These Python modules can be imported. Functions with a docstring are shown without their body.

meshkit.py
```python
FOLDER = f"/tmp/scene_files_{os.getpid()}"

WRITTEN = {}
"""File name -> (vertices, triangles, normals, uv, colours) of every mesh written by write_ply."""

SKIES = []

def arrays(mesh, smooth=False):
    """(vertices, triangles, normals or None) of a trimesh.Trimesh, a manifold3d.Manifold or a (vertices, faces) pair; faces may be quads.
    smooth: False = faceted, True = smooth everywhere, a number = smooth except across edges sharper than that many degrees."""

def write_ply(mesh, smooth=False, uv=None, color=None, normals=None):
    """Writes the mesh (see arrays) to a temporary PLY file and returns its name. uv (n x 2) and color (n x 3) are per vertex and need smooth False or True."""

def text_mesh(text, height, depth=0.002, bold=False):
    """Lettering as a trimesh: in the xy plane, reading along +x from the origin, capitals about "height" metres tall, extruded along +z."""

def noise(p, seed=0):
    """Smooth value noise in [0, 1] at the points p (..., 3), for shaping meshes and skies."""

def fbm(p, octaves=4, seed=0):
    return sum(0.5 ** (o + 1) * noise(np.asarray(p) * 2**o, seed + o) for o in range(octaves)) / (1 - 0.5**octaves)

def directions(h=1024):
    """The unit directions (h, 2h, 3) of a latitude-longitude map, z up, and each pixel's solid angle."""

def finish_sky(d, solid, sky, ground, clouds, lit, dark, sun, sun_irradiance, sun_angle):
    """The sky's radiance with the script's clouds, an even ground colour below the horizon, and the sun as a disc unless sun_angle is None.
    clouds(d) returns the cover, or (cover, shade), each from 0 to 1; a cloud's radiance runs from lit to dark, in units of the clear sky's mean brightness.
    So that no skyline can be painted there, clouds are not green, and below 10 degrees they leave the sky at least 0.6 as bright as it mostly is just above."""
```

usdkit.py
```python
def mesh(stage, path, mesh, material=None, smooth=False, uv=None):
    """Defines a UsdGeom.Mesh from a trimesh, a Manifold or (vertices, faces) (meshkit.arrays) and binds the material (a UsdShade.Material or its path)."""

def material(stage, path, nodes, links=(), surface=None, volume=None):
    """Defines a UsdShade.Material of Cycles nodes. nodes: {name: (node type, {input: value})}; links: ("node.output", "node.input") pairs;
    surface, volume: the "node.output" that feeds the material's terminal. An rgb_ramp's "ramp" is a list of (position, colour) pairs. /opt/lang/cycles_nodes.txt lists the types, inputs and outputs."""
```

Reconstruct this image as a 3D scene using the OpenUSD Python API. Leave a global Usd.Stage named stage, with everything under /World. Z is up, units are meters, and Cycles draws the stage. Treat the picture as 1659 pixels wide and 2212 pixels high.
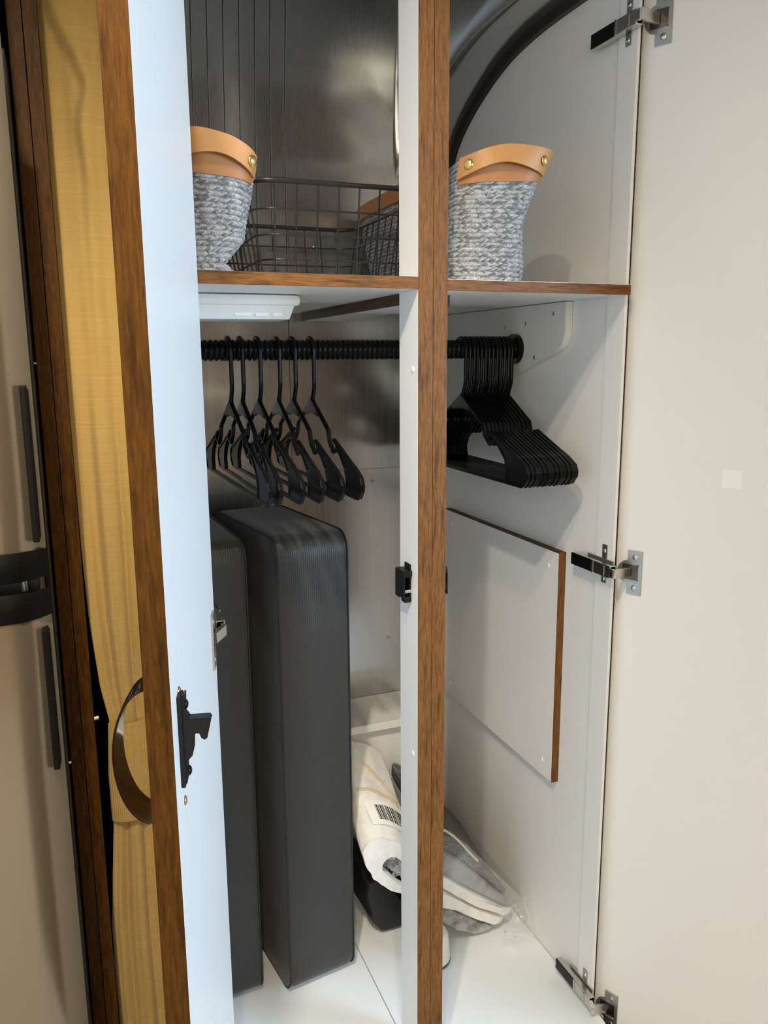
import math
import numpy as np
import trimesh
import shapely
from shapely.geometry import Polygon, LineString, box as sbox
from shapely.ops import unary_union
import usdkit
import meshkit
from pxr import Usd, UsdGeom, UsdLux, UsdShade, Sdf, Gf, Vt

stage = Usd.Stage.CreateInMemory()
UsdGeom.SetStageUpAxis(stage, UsdGeom.Tokens.z)
UsdGeom.SetStageMetersPerUnit(stage, 1.0)
WORLD = UsdGeom.Xform.Define(stage, '/World')
stage.SetDefaultPrim(WORLD.GetPrim())
UsdGeom.Scope.Define(stage, '/World/Looks')

# ------------------------------------------------------------------ camera
CAM = np.array([-.4150, -.9009, 1.0153]); YAW, PITCH, ROLL, FPX = .3709, .1911, -.0071, 1737.5
fw = np.array([math.sin(YAW) * math.cos(PITCH), math.cos(YAW) * math.cos(PITCH), -math.sin(PITCH)])
rt = np.array([math.cos(YAW), -math.sin(YAW), 0.0]); up = np.cross(rt, fw)
rt, up = math.cos(ROLL) * rt + math.sin(ROLL) * up, -math.sin(ROLL) * rt + math.cos(ROLL) * up
cam = UsdGeom.Camera.Define(stage, '/World/camera')
cam.AddTransformOp().Set(Gf.Matrix4d(*rt, 0, *up, 0, *(-fw), 0, *CAM, 1))
cam.CreateHorizontalApertureAttr(36.0); cam.CreateVerticalApertureAttr(36.0 * 2212 / 1659)
cam.CreateFocalLengthAttr(36.0 * FPX / 1659); cam.CreateClippingRangeAttr(Gf.Vec2f(.02, 50))
cam.CreateExposureAttr(.15)

# ------------------------------------------------------------------ lights
def disk_light(name, pos, radius, color, power, aim=(0, 0, -1)):
    l = UsdLux.DiskLight.Define(stage, '/World/' + name)
    d = np.array(aim, float); d /= np.linalg.norm(d)
    z = -d; x = np.cross([0, 1, 0], z); x /= np.linalg.norm(x); y = np.cross(z, x)
    l.AddTransformOp().Set(Gf.Matrix4d(*x, 0, *y, 0, *z, 0, *pos, 1))
    l.CreateRadiusAttr(radius); l.CreateColorAttr(Gf.Vec3f(*color)); l.CreateIntensityAttr(power); l.CreateNormalizeAttr(False)
    return l
def rect_light(name, pos, w, h, color, power, aim):
    l = UsdLux.RectLight.Define(stage, '/World/' + name)
    d = np.array(aim, float); d /= np.linalg.norm(d)
    z = -d; x = np.cross([0, 0, 1], z); x /= np.linalg.norm(x); y = np.cross(z, x)
    l.AddTransformOp().Set(Gf.Matrix4d(*x, 0, *y, 0, *z, 0, *pos, 1))
    l.CreateWidthAttr(w); l.CreateHeightAttr(h); l.CreateColorAttr(Gf.Vec3f(*color)); l.CreateIntensityAttr(power); l.CreateNormalizeAttr(False)
    return l
LAMPS = [(-.36, -.66, 1.935), (-.75, -2.10, 1.935), (-.55, -.80, 1.900)]
SPOT_AIM = np.array((.19, 1.24, -1.34)); SPOT_AIM /= np.linalg.norm(SPOT_AIM)
disk_light('lamp_light', LAMPS[0], .030, (1.0, .76, .50), 760)
disk_light('lamp_light_001', LAMPS[1], .030, (1.0, .79, .54), 4000)
disk_light('lamp_light_002', LAMPS[2], .030, (1.0, .88, .70), 1900.0, SPOT_AIM)
WIN2 = dict(x0=-1.25, x1=-.25, z0=.65, z1=1.65, y=-2.30)  # warm fill light added behind the camera, framed as a window
rect_light('daylight_001', ((WIN2['x0'] + WIN2['x1']) / 2, WIN2['y'] - .03, (WIN2['z0'] + WIN2['z1']) / 2), WIN2['x1'] - WIN2['x0'], WIN2['z1'] - WIN2['z0'], (1.0, .92, .70), 4.3, (0, 1, 0))
WIN = dict(y0=-2.20, y1=-1.25, z0=.65, z1=1.60, x=1.70)
rect_light('daylight', (WIN['x'] + .03, (WIN['y0'] + WIN['y1']) / 2, (WIN['z0'] + WIN['z1']) / 2), WIN['y1'] - WIN['y0'], WIN['z1'] - WIN['z0'], (.55, .75, .97), 34, (-1, 0, 0))

# ------------------------------------------------------------------ materials
MATS = {}
def mat(name, nodes, links=(), surface='p.BSDF'):
    MATS[name] = usdkit.material(stage, '/World/Looks/' + name, nodes, links, surface=surface)
    return MATS[name]
def plain(name, color, rough=.5, metal=0., spec=.5, coat=0., bump=None, **kw):
    n = {'p': ('principled_bsdf', dict(base_color=color, roughness=rough, metallic=metal, specular_ior_level=spec, coat_weight=coat, **kw))}
    l = []
    if bump:
        sc, st = bump
        n['g'] = ('geometry', {}); n['n'] = ('noise_texture', {'scale': sc, 'detail': 4.0}); n['b'] = ('bump', {'strength': st, 'distance': .001})
        l = [('g.position', 'n.vector'), ('n.fac', 'b.height'), ('b.normal', 'p.normal')]
    return mat(name, n, l)
def wood(name, scale, dark, mid, light, rough=.48, fleck=.52, spec=.20):
    mat(name, {
        'g': ('geometry', {}), 'm': ('mapping', {'scale': scale}), 'm2': ('mapping', {'scale': [s * .30 for s in scale]}),
        'n': ('noise_texture', {'scale': 1.0, 'detail': 6.0, 'roughness': .65, 'distortion': .6}),
        'k': ('noise_texture', {'scale': 1.0, 'detail': 3.0, 'roughness': .6}),
        'r': ('rgb_ramp', {'ramp': [(.34, dark), (.50, mid), (.68, light)]}),
        'r2': ('rgb_ramp', {'ramp': [(.32, (fleck, fleck, fleck)), (.48, (1, 1, 1))]}),
        'x': ('mix_color', {'blend_type': 'multiply', 'fac': 1.0}),
        'b': ('bump', {'strength': .12, 'distance': .0006}),
        'p': ('principled_bsdf', {'roughness': rough, 'specular_ior_level': spec})},
        [('g.position', 'm.vector'), ('g.position', 'm2.vector'), ('m.vector', 'n.vector'), ('m2.vector', 'k.vector'), ('n.fac', 'r.fac'), ('k.fac', 'r2.fac'),
         ('r.color', 'x.a'), ('r2.color', 'x.b'), ('x.result', 'p.base_color'), ('n.fac', 'b.height'), ('b.normal', 'p.normal')])
WD, WM, WL = (.098, .040, .009), (.150, .063, .015), (.21, .092, .024)
wood('wood_upright', (520, 520, 55), WD, WM, WL)
wood('wood_across', (55, 520, 520), WD, WM, WL)
wood('wood_deep', (260, 14, 260), (.03, .014, .007), (.062, .030, .014), (.10, .048, .022))
wood('wood_amber', (460, 460, 45), (.045, .017, .0015), (.072, .027, .002), (.105, .041, .004), rough=.5, spec=.12)
plain('white_laminate', (.78, .78, .77), .42, bump=(900, .05))
plain('white_paint', (.70, .70, .67), .55)
plain('floor_white', (.78, .84, .89), .38)
plain('seam_dark', (.10, .10, .10), .7)
plain('nickel', (.62, .59, .55), .22, 1.0)
plain('nickel_satin', (.55, .53, .49), .36, 1.0)
plain('chrome', (.86, .85, .83), .06, 1.0)
plain('brass', (.72, .50, .20), .24, 1.0)
plain('black_plastic', (.0045, .0045, .005), .20, spec=.17)
plain('black_matte', (.008, .008, .0085), .45, spec=.25)
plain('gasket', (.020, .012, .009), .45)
plain('cap_white', (.80, .80, .78), .4)
plain('plastic_white', (.72, .72, .69), .38)
plain('dark_hole', (.01, .01, .01), .8)
plain('room_cream', (.62, .61, .59), .7)
plain('room_tan', (.62, .41, .23), .6)
plain('room_ceiling', (.22, .22, .22), .8)
plain('room_floor_vinyl', (.46, .45, .43), .5)
plain('leather', (.41, .195, .058), .48, bump=(700, .12))
plain('leather_dark', (.33, .140, .044), .55, bump=(700, .12))
plain('wire_black', (.014, .014, .015), .38)
plain('paper', (.85, .86, .86), .5)
plain('ink', (.02, .02, .02), .6)
plain('cord_cream', (.62, .52, .38), .8)
plain('black_cloth', (.010, .010, .011), .55, bump=(220, .2))
plain('fridge_black', (.010, .010, .010), .42)
plain('lamp_ring', (.8, .78, .74), .4)
plain('slider_rubber', (.005, .0042, .004), .40, spec=.12)
plain('unlit_dark', (.012, .011, .010), .8, spec=.1)  # near black colour stands in for the unlit passage
plain('nickel_dark', (.16, .145, .125), .30, 1.0)
mat('lamp_glow', {'e': ('emission', {'color': (1, .78, .52), 'strength': 18.0})}, surface='e.emission')
# brushed aluminium skin of the trailer
mat('aluminium', {
    'g': ('geometry', {}), 'm': ('mapping', {'scale': (420, 420, 3)}), 'n': ('noise_texture', {'scale': 1.0, 'detail': 3.0}),
    'm2': ('mapping', {'scale': (7, 7, 2.2)}), 'n2': ('noise_texture', {'scale': 1.0, 'detail': 2.0}),
    'r': ('map_range', {'from_min': .3, 'from_max': .7, 'to_min': .17, 'to_max': .20}),
    'b': ('bump', {'strength': .004, 'distance': .0004}), 'b2': ('bump', {'strength': .03, 'distance': .02}),
    'p': ('principled_bsdf', {'base_color': (.52, .525, .52), 'metallic': .90, 'anisotropic': .5})},
    [('g.position', 'm.vector'), ('m.vector', 'n.vector'), ('g.position', 'm2.vector'), ('m2.vector', 'n2.vector'), ('n.fac', 'r.value'), ('r.result', 'p.roughness'),
     ('n2.fac', 'b2.height'), ('b2.normal', 'b.normal'), ('n.fac', 'b.height'), ('b.normal', 'p.normal')])
mat('fridge_steel', {
    'g': ('geometry', {}), 'm': ('mapping', {'scale': (300, 300, 4)}), 'n': ('noise_texture', {'scale': 1.0, 'detail': 2.0}),
    'b': ('bump', {'strength': .03, 'distance': .0006}),
    'p': ('principled_bsdf', {'base_color': (.36, .30, .22), 'metallic': .75, 'roughness': .22})},
    [('g.position', 'm.vector'), ('m.vector', 'n.vector'), ('n.fac', 'b.height'), ('b.normal', 'p.normal')])
# curtain linen with horizontal slubs
mat('linen', {
    'g': ('geometry', {}), 'm': ('mapping', {'scale': (5, 5, 330)}), 'n': ('noise_texture', {'scale': 1.0, 'detail': 3.0, 'roughness': .7}),
    'm2': ('mapping', {'scale': (900, 900, 1100)}), 'n2': ('noise_texture', {'scale': 1.0, 'detail': 1.0}),
    'r': ('rgb_ramp', {'ramp': [(.30, (.62, .415, .14)), (.60, (.66, .455, .158)), (.78, (.74, .54, .22))]}),
    'b': ('bump', {'strength': .14, 'distance': .0010}), 'b2': ('bump', {'strength': .22, 'distance': .0006}),
    'd': ('principled_bsdf', {'roughness': .85, 'sheen_weight': .25, 'specular_ior_level': .2}), 't': ('translucent_bsdf', {}), 'mx': ('mix_closure', {'fac': .18})},
    [('g.position', 'm.vector'), ('m.vector', 'n.vector'), ('g.position', 'm2.vector'), ('m2.vector', 'n2.vector'), ('n.fac', 'r.fac'), ('r.color', 'd.base_color'), ('r.color', 't.color'),
     ('n2.fac', 'b2.height'), ('b2.normal', 'b.normal'), ('n.fac', 'b.height'), ('b.normal', 'd.normal'), ('d.BSDF', 'mx.closure1'), ('t.BSDF', 'mx.closure2')], surface='mx.closure')
# charcoal ribbed upholstery
mat('charcoal_cloth', {
    'tc': ('texture_coordinate', {}), 'm': ('mapping', {'scale': (1, 1, 1)}), 'w': ('wave_texture', {'wave_type': 'bands', 'bands_direction': 'x', 'scale': 95.0}),
    'n': ('noise_texture', {'scale': 900.0, 'detail': 2.0}), 'a': ('math', {'math_type': 'add'}),
    'b': ('bump', {'strength': .30, 'distance': .0007}),
    'p': ('principled_bsdf', {'base_color': (.024, .0235, .0225), 'roughness': .44, 'sheen_weight': .10, 'specular_ior_level': .42})},
    [('tc.object', 'm.vector'), ('m.vector', 'w.vector'), ('m.vector', 'n.vector'), ('w.fac', 'a.value1'), ('n.fac', 'a.value2'), ('a.value', 'b.height'), ('b.normal', 'p.normal')])
# rope: strand tone, with crease shade painted in, comes from the mesh
mat('rope', {
    'a': ('attribute', {'attribute': 'tone'}), 'g': ('geometry', {}), 'n': ('noise_texture', {'scale': 1500.0, 'detail': 2.0}), 'r': ('map_range', {'from_min': .3, 'from_max': .7, 'to_min': .72, 'to_max': 1.18}),
    'x': ('mix_color', {'blend_type': 'multiply', 'fac': 1.0}), 'b': ('bump', {'strength': .3, 'distance': .0005}),
    'p': ('principled_bsdf', {'roughness': .85, 'sheen_weight': .15, 'specular_ior_level': .2})},
    [('g.position', 'n.vector'), ('n.fac', 'r.value'), ('a.color', 'x.a'), ('r.result', 'x.b'), ('x.result', 'p.base_color'), ('n.fac', 'b.height'), ('b.normal', 'p.normal')])
def fuzzy(name, c0, c1, scale, bump=.5):
    mat(name, {'g': ('geometry', {}), 'n': ('noise_texture', {'scale': scale, 'detail': 4.0, 'roughness': .7}), 'n2': ('noise_texture', {'scale': 700.0, 'detail': 2.0}),
               'r': ('rgb_ramp', {'ramp': [(.35, c0), (.62, c1)]}), 'b': ('bump', {'strength': bump, 'distance': .0012}),
               'p': ('principled_bsdf', {'roughness': .9, 'sheen_weight': .3, 'specular_ior_level': .2})},
        [('g.position', 'n.vector'), ('g.position', 'n2.vector'), ('n.fac', 'r.fac'), ('r.color', 'p.base_color'), ('n2.fac', 'b.height'), ('b.normal', 'p.normal')])
fuzzy('white_fleece', (.74, .74, .72), (.84, .84, .82), 40)
fuzzy('grey_plush', (.10, .105, .11), (.42, .43, .44), 26)
fuzzy('grey_soft', (.20, .205, .21), (.30, .305, .31), 30)
mat('grey_stripe', {'g': ('geometry', {}), 'm': ('mapping', {'scale': (420, 14, 420)}), 'n': ('noise_texture', {'scale': 1.0, 'detail': 2.0}), 'r': ('rgb_ramp', {'ramp': [(.40, (.055, .055, .053)), (.60, (.19, .19, .185))]}),
                    'n2': ('noise_texture', {'scale': 800.0, 'detail': 2.0}), 'b': ('bump', {'strength': .4, 'distance': .001}), 'p': ('principled_bsdf', {'roughness': .85, 'specular_ior_level': .25})},
    [('g.position', 'm.vector'), ('m.vector', 'n.vector'), ('g.position', 'n2.vector'), ('n.fac', 'r.fac'), ('r.color', 'p.base_color'), ('n2.fac', 'b.height'), ('b.normal', 'p.normal')])
mat('film', {'g': ('geometry', {}), 'n': ('noise_texture', {'scale': 45.0, 'detail': 3.0, 'distortion': 1.2}), 'b': ('bump', {'strength': .35, 'distance': .003}),
             't': ('transparent_bsdf', {'color': (.97, .97, .97)}), 's': ('glossy_bsdf', {'color': (1, 1, 1), 'roughness': .08}), 'f': ('fresnel', {'IOR': 1.5}), 'k': ('math', {'math_type': 'multiply_add', 'value2': .42, 'value3': .008}), 'mx': ('mix_closure', {})},
    [('g.position', 'n.vector'), ('n.fac', 'b.height'), ('b.normal', 's.normal'), ('f.fac', 'k.value1'), ('k.value', 'mx.fac'), ('t.BSDF', 'mx.closure1'), ('s.BSDF', 'mx.closure2')], surface='mx.closure')
mat('film_soft', {'g': ('geometry', {}), 'n': ('noise_texture', {'scale': 45.0, 'detail': 3.0, 'distortion': 1.2}), 'b': ('bump', {'strength': .2, 'distance': .003}),
             't': ('transparent_bsdf', {'color': (.97, .97, .97)}), 's': ('glossy_bsdf', {'color': (1, 1, 1), 'roughness': .16}), 'f': ('fresnel', {'IOR': 1.5}), 'k': ('math', {'math_type': 'multiply_add', 'value2': .24, 'value3': .008}), 'mx': ('mix_closure', {})},
    [('g.position', 'n.vector'), ('n.fac', 'b.height'), ('b.normal', 's.normal'), ('f.fac', 'k.value1'), ('k.value', 'mx.fac'), ('t.BSDF', 'mx.closure1'), ('s.BSDF', 'mx.closure2')], surface='mx.closure')

# ------------------------------------------------------------------ scene helpers
USED = set()
def numbered(parent, name):
    p = parent + '/' + name; k = 0
    while p in USED or stage.GetPrimAtPath(p):
        k += 1; p = f'{parent}/{name}_{k:03d}'
    USED.add(p); return p
def tag(prim, label=None, cat=None, group=None, kind=None):
    for k, v in (('label', label), ('category', cat), ('group', group), ('kind', kind)):
        if v: prim.SetCustomDataByKey(k, v)
    return prim
def thing(name, label=None, cat=None, loc=(0, 0, 0), rotz=0., group=None, kind=None):
    x = UsdGeom.Xform.Define(stage, numbered('/World', name))
    x.AddTranslateOp().Set(Gf.Vec3d(*map(float, loc))); x.AddRotateZOp().Set(float(rotz))
    return tag(x.GetPrim(), label, cat, group, kind)
def part(parent, name, mesh, m, smooth=30, label=None, kind=None, tone=None):
    path = numbered(str(parent.GetPath()) if parent is not None else '/World', name)
    g = usdkit.mesh(stage, path, mesh, MATS[m], smooth)
    if tone is not None:
        UsdGeom.PrimvarsAPI(g).CreatePrimvar('tone', Sdf.ValueTypeNames.Color3fArray, 'vertex').Set(Vt.Vec3fArray.FromNumpy(np.asarray(tone, np.float32)))
    return tag(g.GetPrim(), label, kind=kind)
def dup(src, loc, rotz, label):
    was = src.GetCustomData()
    r = thing(src.GetName().rstrip('0123456789').rstrip('_'), label, was['category'], loc, rotz, was.get('group'))
    r.GetReferences().AddInternalReference(src.GetPath()); r.SetInstanceable(True)
    return r

# ------------------------------------------------------------------ shape helpers
DIRS = np.array([(a, b, c) for a in (-1, 0, 1) for b in (-1, 0, 1) for c in (-1, 0, 1) if (a, b, c) != (0, 0, 0)], float)
DIRS /= np.linalg.norm(DIRS, axis=1)[:, None]
def cat(*ms): return trimesh.util.concatenate([m for m in ms if m is not None])
def rbox(x0, x1, y0, y1, z0, z1, r=.0008):
    r = min(r, (x1 - x0) / 2.01, (y1 - y0) / 2.01, (z1 - z0) / 2.01)
    P = [np.array((x, y, z)) + DIRS * r for x in (x0 + r, x1 - r) for y in (y0 + r, y1 - r) for z in (z0 + r, z1 - r)]
    return trimesh.convex.convex_hull(np.vstack(P))
def plainbox(x0, x1, y0, y1, z0, z1):
    m = trimesh.creation.box((x1 - x0, y1 - y0, z1 - z0)); m.apply_translation(((x0 + x1) / 2, (y0 + y1) / 2, (z0 + z1) / 2)); return m
def frame(o, ex, ey, ez):
    T = np.eye(4); T[:3, 0], T[:3, 1], T[:3, 2], T[:3, 3] = ex, ey, ez, o; return T
def moved(m, T): m = m.copy(); m.apply_transform(T); return m
def polys(g): return [p for p in getattr(g, 'geoms', [g]) if not p.is_empty and p.area > 1e-10]
def extr(poly, d, z0=0.):
    ms = []
    for p in polys(poly):
        m = trimesh.creation.extrude_polygon(p, d, engine='earcut'); m.apply_translation((0, 0, z0)); ms.append(m)
    return cat(*ms)
def bevel_extr(poly, d, r, n=3):
    """extrusion centred on z=0 whose rims step in as a rounded edge"""
    ms = []
    for k in range(n):
        a = (k + .5) / n * math.pi / 2
        ms.append(extr(poly.buffer(-r * (1 - math.cos(a))), d - 2 * r * (1 - math.sin(a)), -(d / 2 - r * (1 - math.sin(a)))))
    return cat(*ms)
def tube(pts, r, n=8, closed=False, flat=None):
    P = np.asarray(pts, float); N = len(P)
    if closed: T = np.roll(P, -1, 0) - np.roll(P, 1, 0)
    else: T = np.gradient(P, axis=0)
    T /= np.linalg.norm(T, axis=1)[:, None]
    u = np.cross(T[0], (0, 0, 1.)); u = np.cross(T[0], (0, 1., 0)) if np.linalg.norm(u) < .2 else u
    u /= np.linalg.norm(u); U = [u]
    for k in range(1, N):
        u = U[-1] - T[k] * (U[-1] @ T[k]); U.append(u / np.linalg.norm(u))
    U = np.array(U); V = np.cross(T, U)
    R = np.broadcast_to(np.asarray(r, float), (N,))
    a = np.linspace(0, 2 * math.pi, n, endpoint=False)
    ring = P[:, None] + R[:, None, None] * (np.cos(a)[None, :, None] * U[:, None] + np.sin(a)[None, :, None] * V[:, None])
    v = ring.reshape(-1, 3); F = []
    M = N if closed else N - 1
    for k in range(M):
        k2 = (k + 1) % N
        for j in range(n):
            j2 = (j + 1) % n
            F += [(k * n + j, k2 * n + j, k2 * n + j2), (k * n + j, k2 * n + j2, k * n + j2)]
    if not closed:
        c0, c1 = len(v), len(v) + 1; v = np.vstack([v, P[:1], P[-1:]])
        for j in range(n):
            j2 = (j + 1) % n
            F += [(c0, j, j2), (c1, (N - 1) * n + j2, (N - 1) * n + j)]
    m = trimesh.Trimesh(v, F, process=False); m.fix_normals(); return m
def smooth_path(pts, n=40, closed=False):
    from scipy.interpolate import splprep, splev
    P = np.asarray(pts, float); 
    if closed: P = np.vstack([P, P[:1]])
    tck, _ = splprep(P.T, s=0, k=min(3, len(P) - 1), per=closed)
    return np.array(splev(np.linspace(0, 1, n + (1 if closed else 0)), tck)).T[:n]
def round_corners(pts, r, n=5):
    P = [np.asarray(p, float) for p in pts]; out = [P[0]]
    for a, b, c in zip(P, P[1:], P[2:]):
        d1, d2 = a - b, c - b; l1, l2 = np.linalg.norm(d1), np.linalg.norm(d2); q = min(r, l1 * .48, l2 * .48)
        p, s = b + d1 / l1 * q, b + d2 / l2 * q
        for t in np.linspace(0, 1, n): out.append((1 - t) ** 2 * p + 2 * t * (1 - t) * b + t * t * s)
    out.append(P[-1]); return np.array(out)
def lathe(profile, n=24):
    m = trimesh.creation.revolve(np.asarray(profile, float), sections=n); m.fix_normals(); return m
def grid(P, closed_u=False):
    """P (nv, nu, 3) -> mesh"""
    nv, nu = P.shape[:2]; idx = np.arange(nv * nu).reshape(nv, nu)
    if closed_u: idx = np.hstack([idx, idx[:, :1]])
    a, b, c, d = idx[:-1, :-1].ravel(), idx[:-1, 1:].ravel(), idx[1:, 1:].ravel(), idx[1:, :-1].ravel()
    return P.reshape(-1, 3), np.vstack([np.stack([a, b, c], 1), np.stack([a, c, d], 1)])
def solid_sheet(P, th):
    """a sheet (nv, nu, 3) with thickness th along its normals, closed"""
    du, dv = np.gradient(P, axis=1), np.gradient(P, axis=0); N = np.cross(du, dv); N /= np.linalg.norm(N, axis=2)[..., None] + 1e-12
    Q = P - N * th; nv, nu = P.shape[:2]
    v1, f1 = grid(P); v2, f2 = grid(Q); n = len(v1)
    rim = [i for i in range(nu)] + [j * nu + nu - 1 for j in range(1, nv)] + [(nv - 1) * nu + i for i in range(nu - 2, -1, -1)] + [j * nu for j in range(nv - 2, 0, -1)]
    F = [f1, f2[:, ::-1] + n]
    for a, b in zip(rim, rim[1:] + rim[:1]): F.append(np.array([(a, a + n, b + n), (a, b + n, b)]))
    m = trimesh.Trimesh(np.vstack([v1, v2]), np.vstack(F), process=False); m.fix_normals(); return m
def dome_cap(r, h, o, ez, n=16):
    a = np.linspace(0, math.pi / 2, 6)
    m = lathe([(0, 0)] + [(r, 0)] + [(r * math.cos(t), h * math.sin(t)) for t in a[1:-1]] + [(0, h)], n)
    ez = np.asarray(ez, float); ez /= np.linalg.norm(ez); ex = np.cross(ez, (0, 0, 1.)); ex = np.array((1., 0, 0)) if np.linalg.norm(ex) < .1 else ex / np.linalg.norm(ex)
    return moved(m, frame(o, ex, np.cross(ez, ex), ez))

# ================================================================== STRUCTURE
XR, XL = .2886, -.290
PROFILE = smooth_path([(.563, 0.0), (.563, .5), (.562, .95), (.560, 1.25), (.5555, 1.325), (.5413, 1.379), (.5002, 1.4200), (.4148, 1.4650), (.3383, 1.4900), (.2688, 1.5010), (.2056, 1.5050), (.1478, 1.5060), (.08, 1.5065), (.0, 1.5065)], 90)
def shell_y(z): 
    k = np.argmax(PROFILE[:, 1] > 1.5); return np.interp(z, PROFILE[:k, 1], PROFILE[:k, 0])
def profile_between(z0, z1=None, n=26):
    s = np.r_[0, np.cumsum(np.linalg.norm(np.diff(PROFILE, axis=0), axis=1))]
    a = np.interp(z0, PROFILE[:60, 1], s[:60]); b = s[-1] if z1 is None else np.interp(z1, PROFILE[:60, 1], s[:60])
    t = np.linspace(a, b, n); return np.stack([np.interp(t, s, PROFILE[:, 0]), np.interp(t, s, PROFILE[:, 1])], 1)
FLAT = np.array([(.563, 0), (.563, .95), (.560, 1.20), (.552, 1.36), (.536, 1.50), (.505, 1.70)])
def blend(x): t = np.clip((x - .186) / .022, 0, 1); return t * t * (3 - 2 * t)
SARC = np.r_[0, np.cumsum(np.linalg.norm(np.diff(PROFILE, axis=0), axis=1))]; FARC = np.r_[0, np.cumsum(np.linalg.norm(np.diff(FLAT, axis=0), axis=1))]
def shell_pt(x, s):   # s: 0..1 up to z=1.2, 1..2 beyond
    s = np.asarray(s, float); s0 = np.interp(1.2, PROFILE[:60, 1], SARC[:60])
    sc = np.where(s < 1, s * s0, s0 + (s - 1) * (SARC[-1] - s0)); sf = np.where(s < 1, s * 1.2, 1.2 + (s - 1) * (FARC[-1] - 1.2))
    pc = np.stack([np.interp(sc, SARC, PROFILE[:, 0]), np.interp(sc, SARC, PROFILE[:, 1])], -1); pf = np.stack([np.interp(sf, FARC, FLAT[:, 0]), np.interp(sf, FARC, FLAT[:, 1])], -1)
    b = blend(x); q = pf * (1 - b) + pc * b; return np.stack([np.full(q.shape[:-1], x), q[..., 0], q[..., 1]], -1)
def shell_strip(x0, x1, s0, s1, off, th, nx=2, ns=50):
    xs = np.unique(np.r_[x0, x0 + .0006, np.linspace(x0 + .0007, x1 - .0007, nx), x1 - .0006, x1]); ss = np.linspace(s0, s1, ns)
    P_ = np.stack([shell_pt(x, ss) for x in xs], 1)
    N_ = np.cross(np.gradient(P_, axis=0), np.gradient(P_, axis=1)); N_ /= np.linalg.norm(N_, axis=2)[..., None]
    if N_[0, 0, 1] > 0: N_ = -N_
    lift_ = np.where((np.arange(len(xs)) == 0) | (np.arange(len(xs)) == len(xs) - 1), -.0005, 0) + off
    P_ = P_ + N_ * lift_[None, :, None]
    m = solid_sheet(P_, th)
    return m if m.bounds[1, 1] > P_[..., 1].max() + th * .5 else solid_sheet(P_, -th)

back = thing('wall_back', kind='structure')
part(back, 'outer_skin', shell_strip(XL - .012, XR + .006, 0, 2, -.008, .004, 30, 70), 'seam_dark')
part(back, 'lower_sheet', shell_strip(XL, XR, .001, .80 / 1.2, .0025, .003, 12, 14), 'aluminium', label='lower aluminium sheet behind the cushions')
part(back, 'upper_sheet', shell_strip(-.0295, XR, .795 / 1.2, 2, 0, .003, 30, 90), 'aluminium', label='plain curved aluminium sheet')
part(back, 'middle_sheet', shell_strip(XL, -.0305, .795 / 1.2, 1.0, 0, .003, 4, 10), 'aluminium')
nst = 10; w = (-.030 - XL) / nst
for k in range(nst):
    part(back, 'panel_strip', shell_strip(XL + k * w + .0006, XL + (k + 1) * w - .0006, 1.0, 2, 0, .003, 2, 40), 'aluminium')
part(back, 'closet_top', plainbox(XL - .012, XR, .045, .563, 1.705, 1.715), 'white_laminate')
for y_, z_, x_ in ((0, .78, .05), (0, .775, .13), (0, .80, -.06), (0, 1.29, .145), (0, 1.21, .02), (0, .45, .16)):
    part(back, 'rivet', dome_cap(.003, .0018, (x_, shell_y(z_) - .003, z_), (0, -1, 0), 10), 'nickel_satin')

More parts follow.
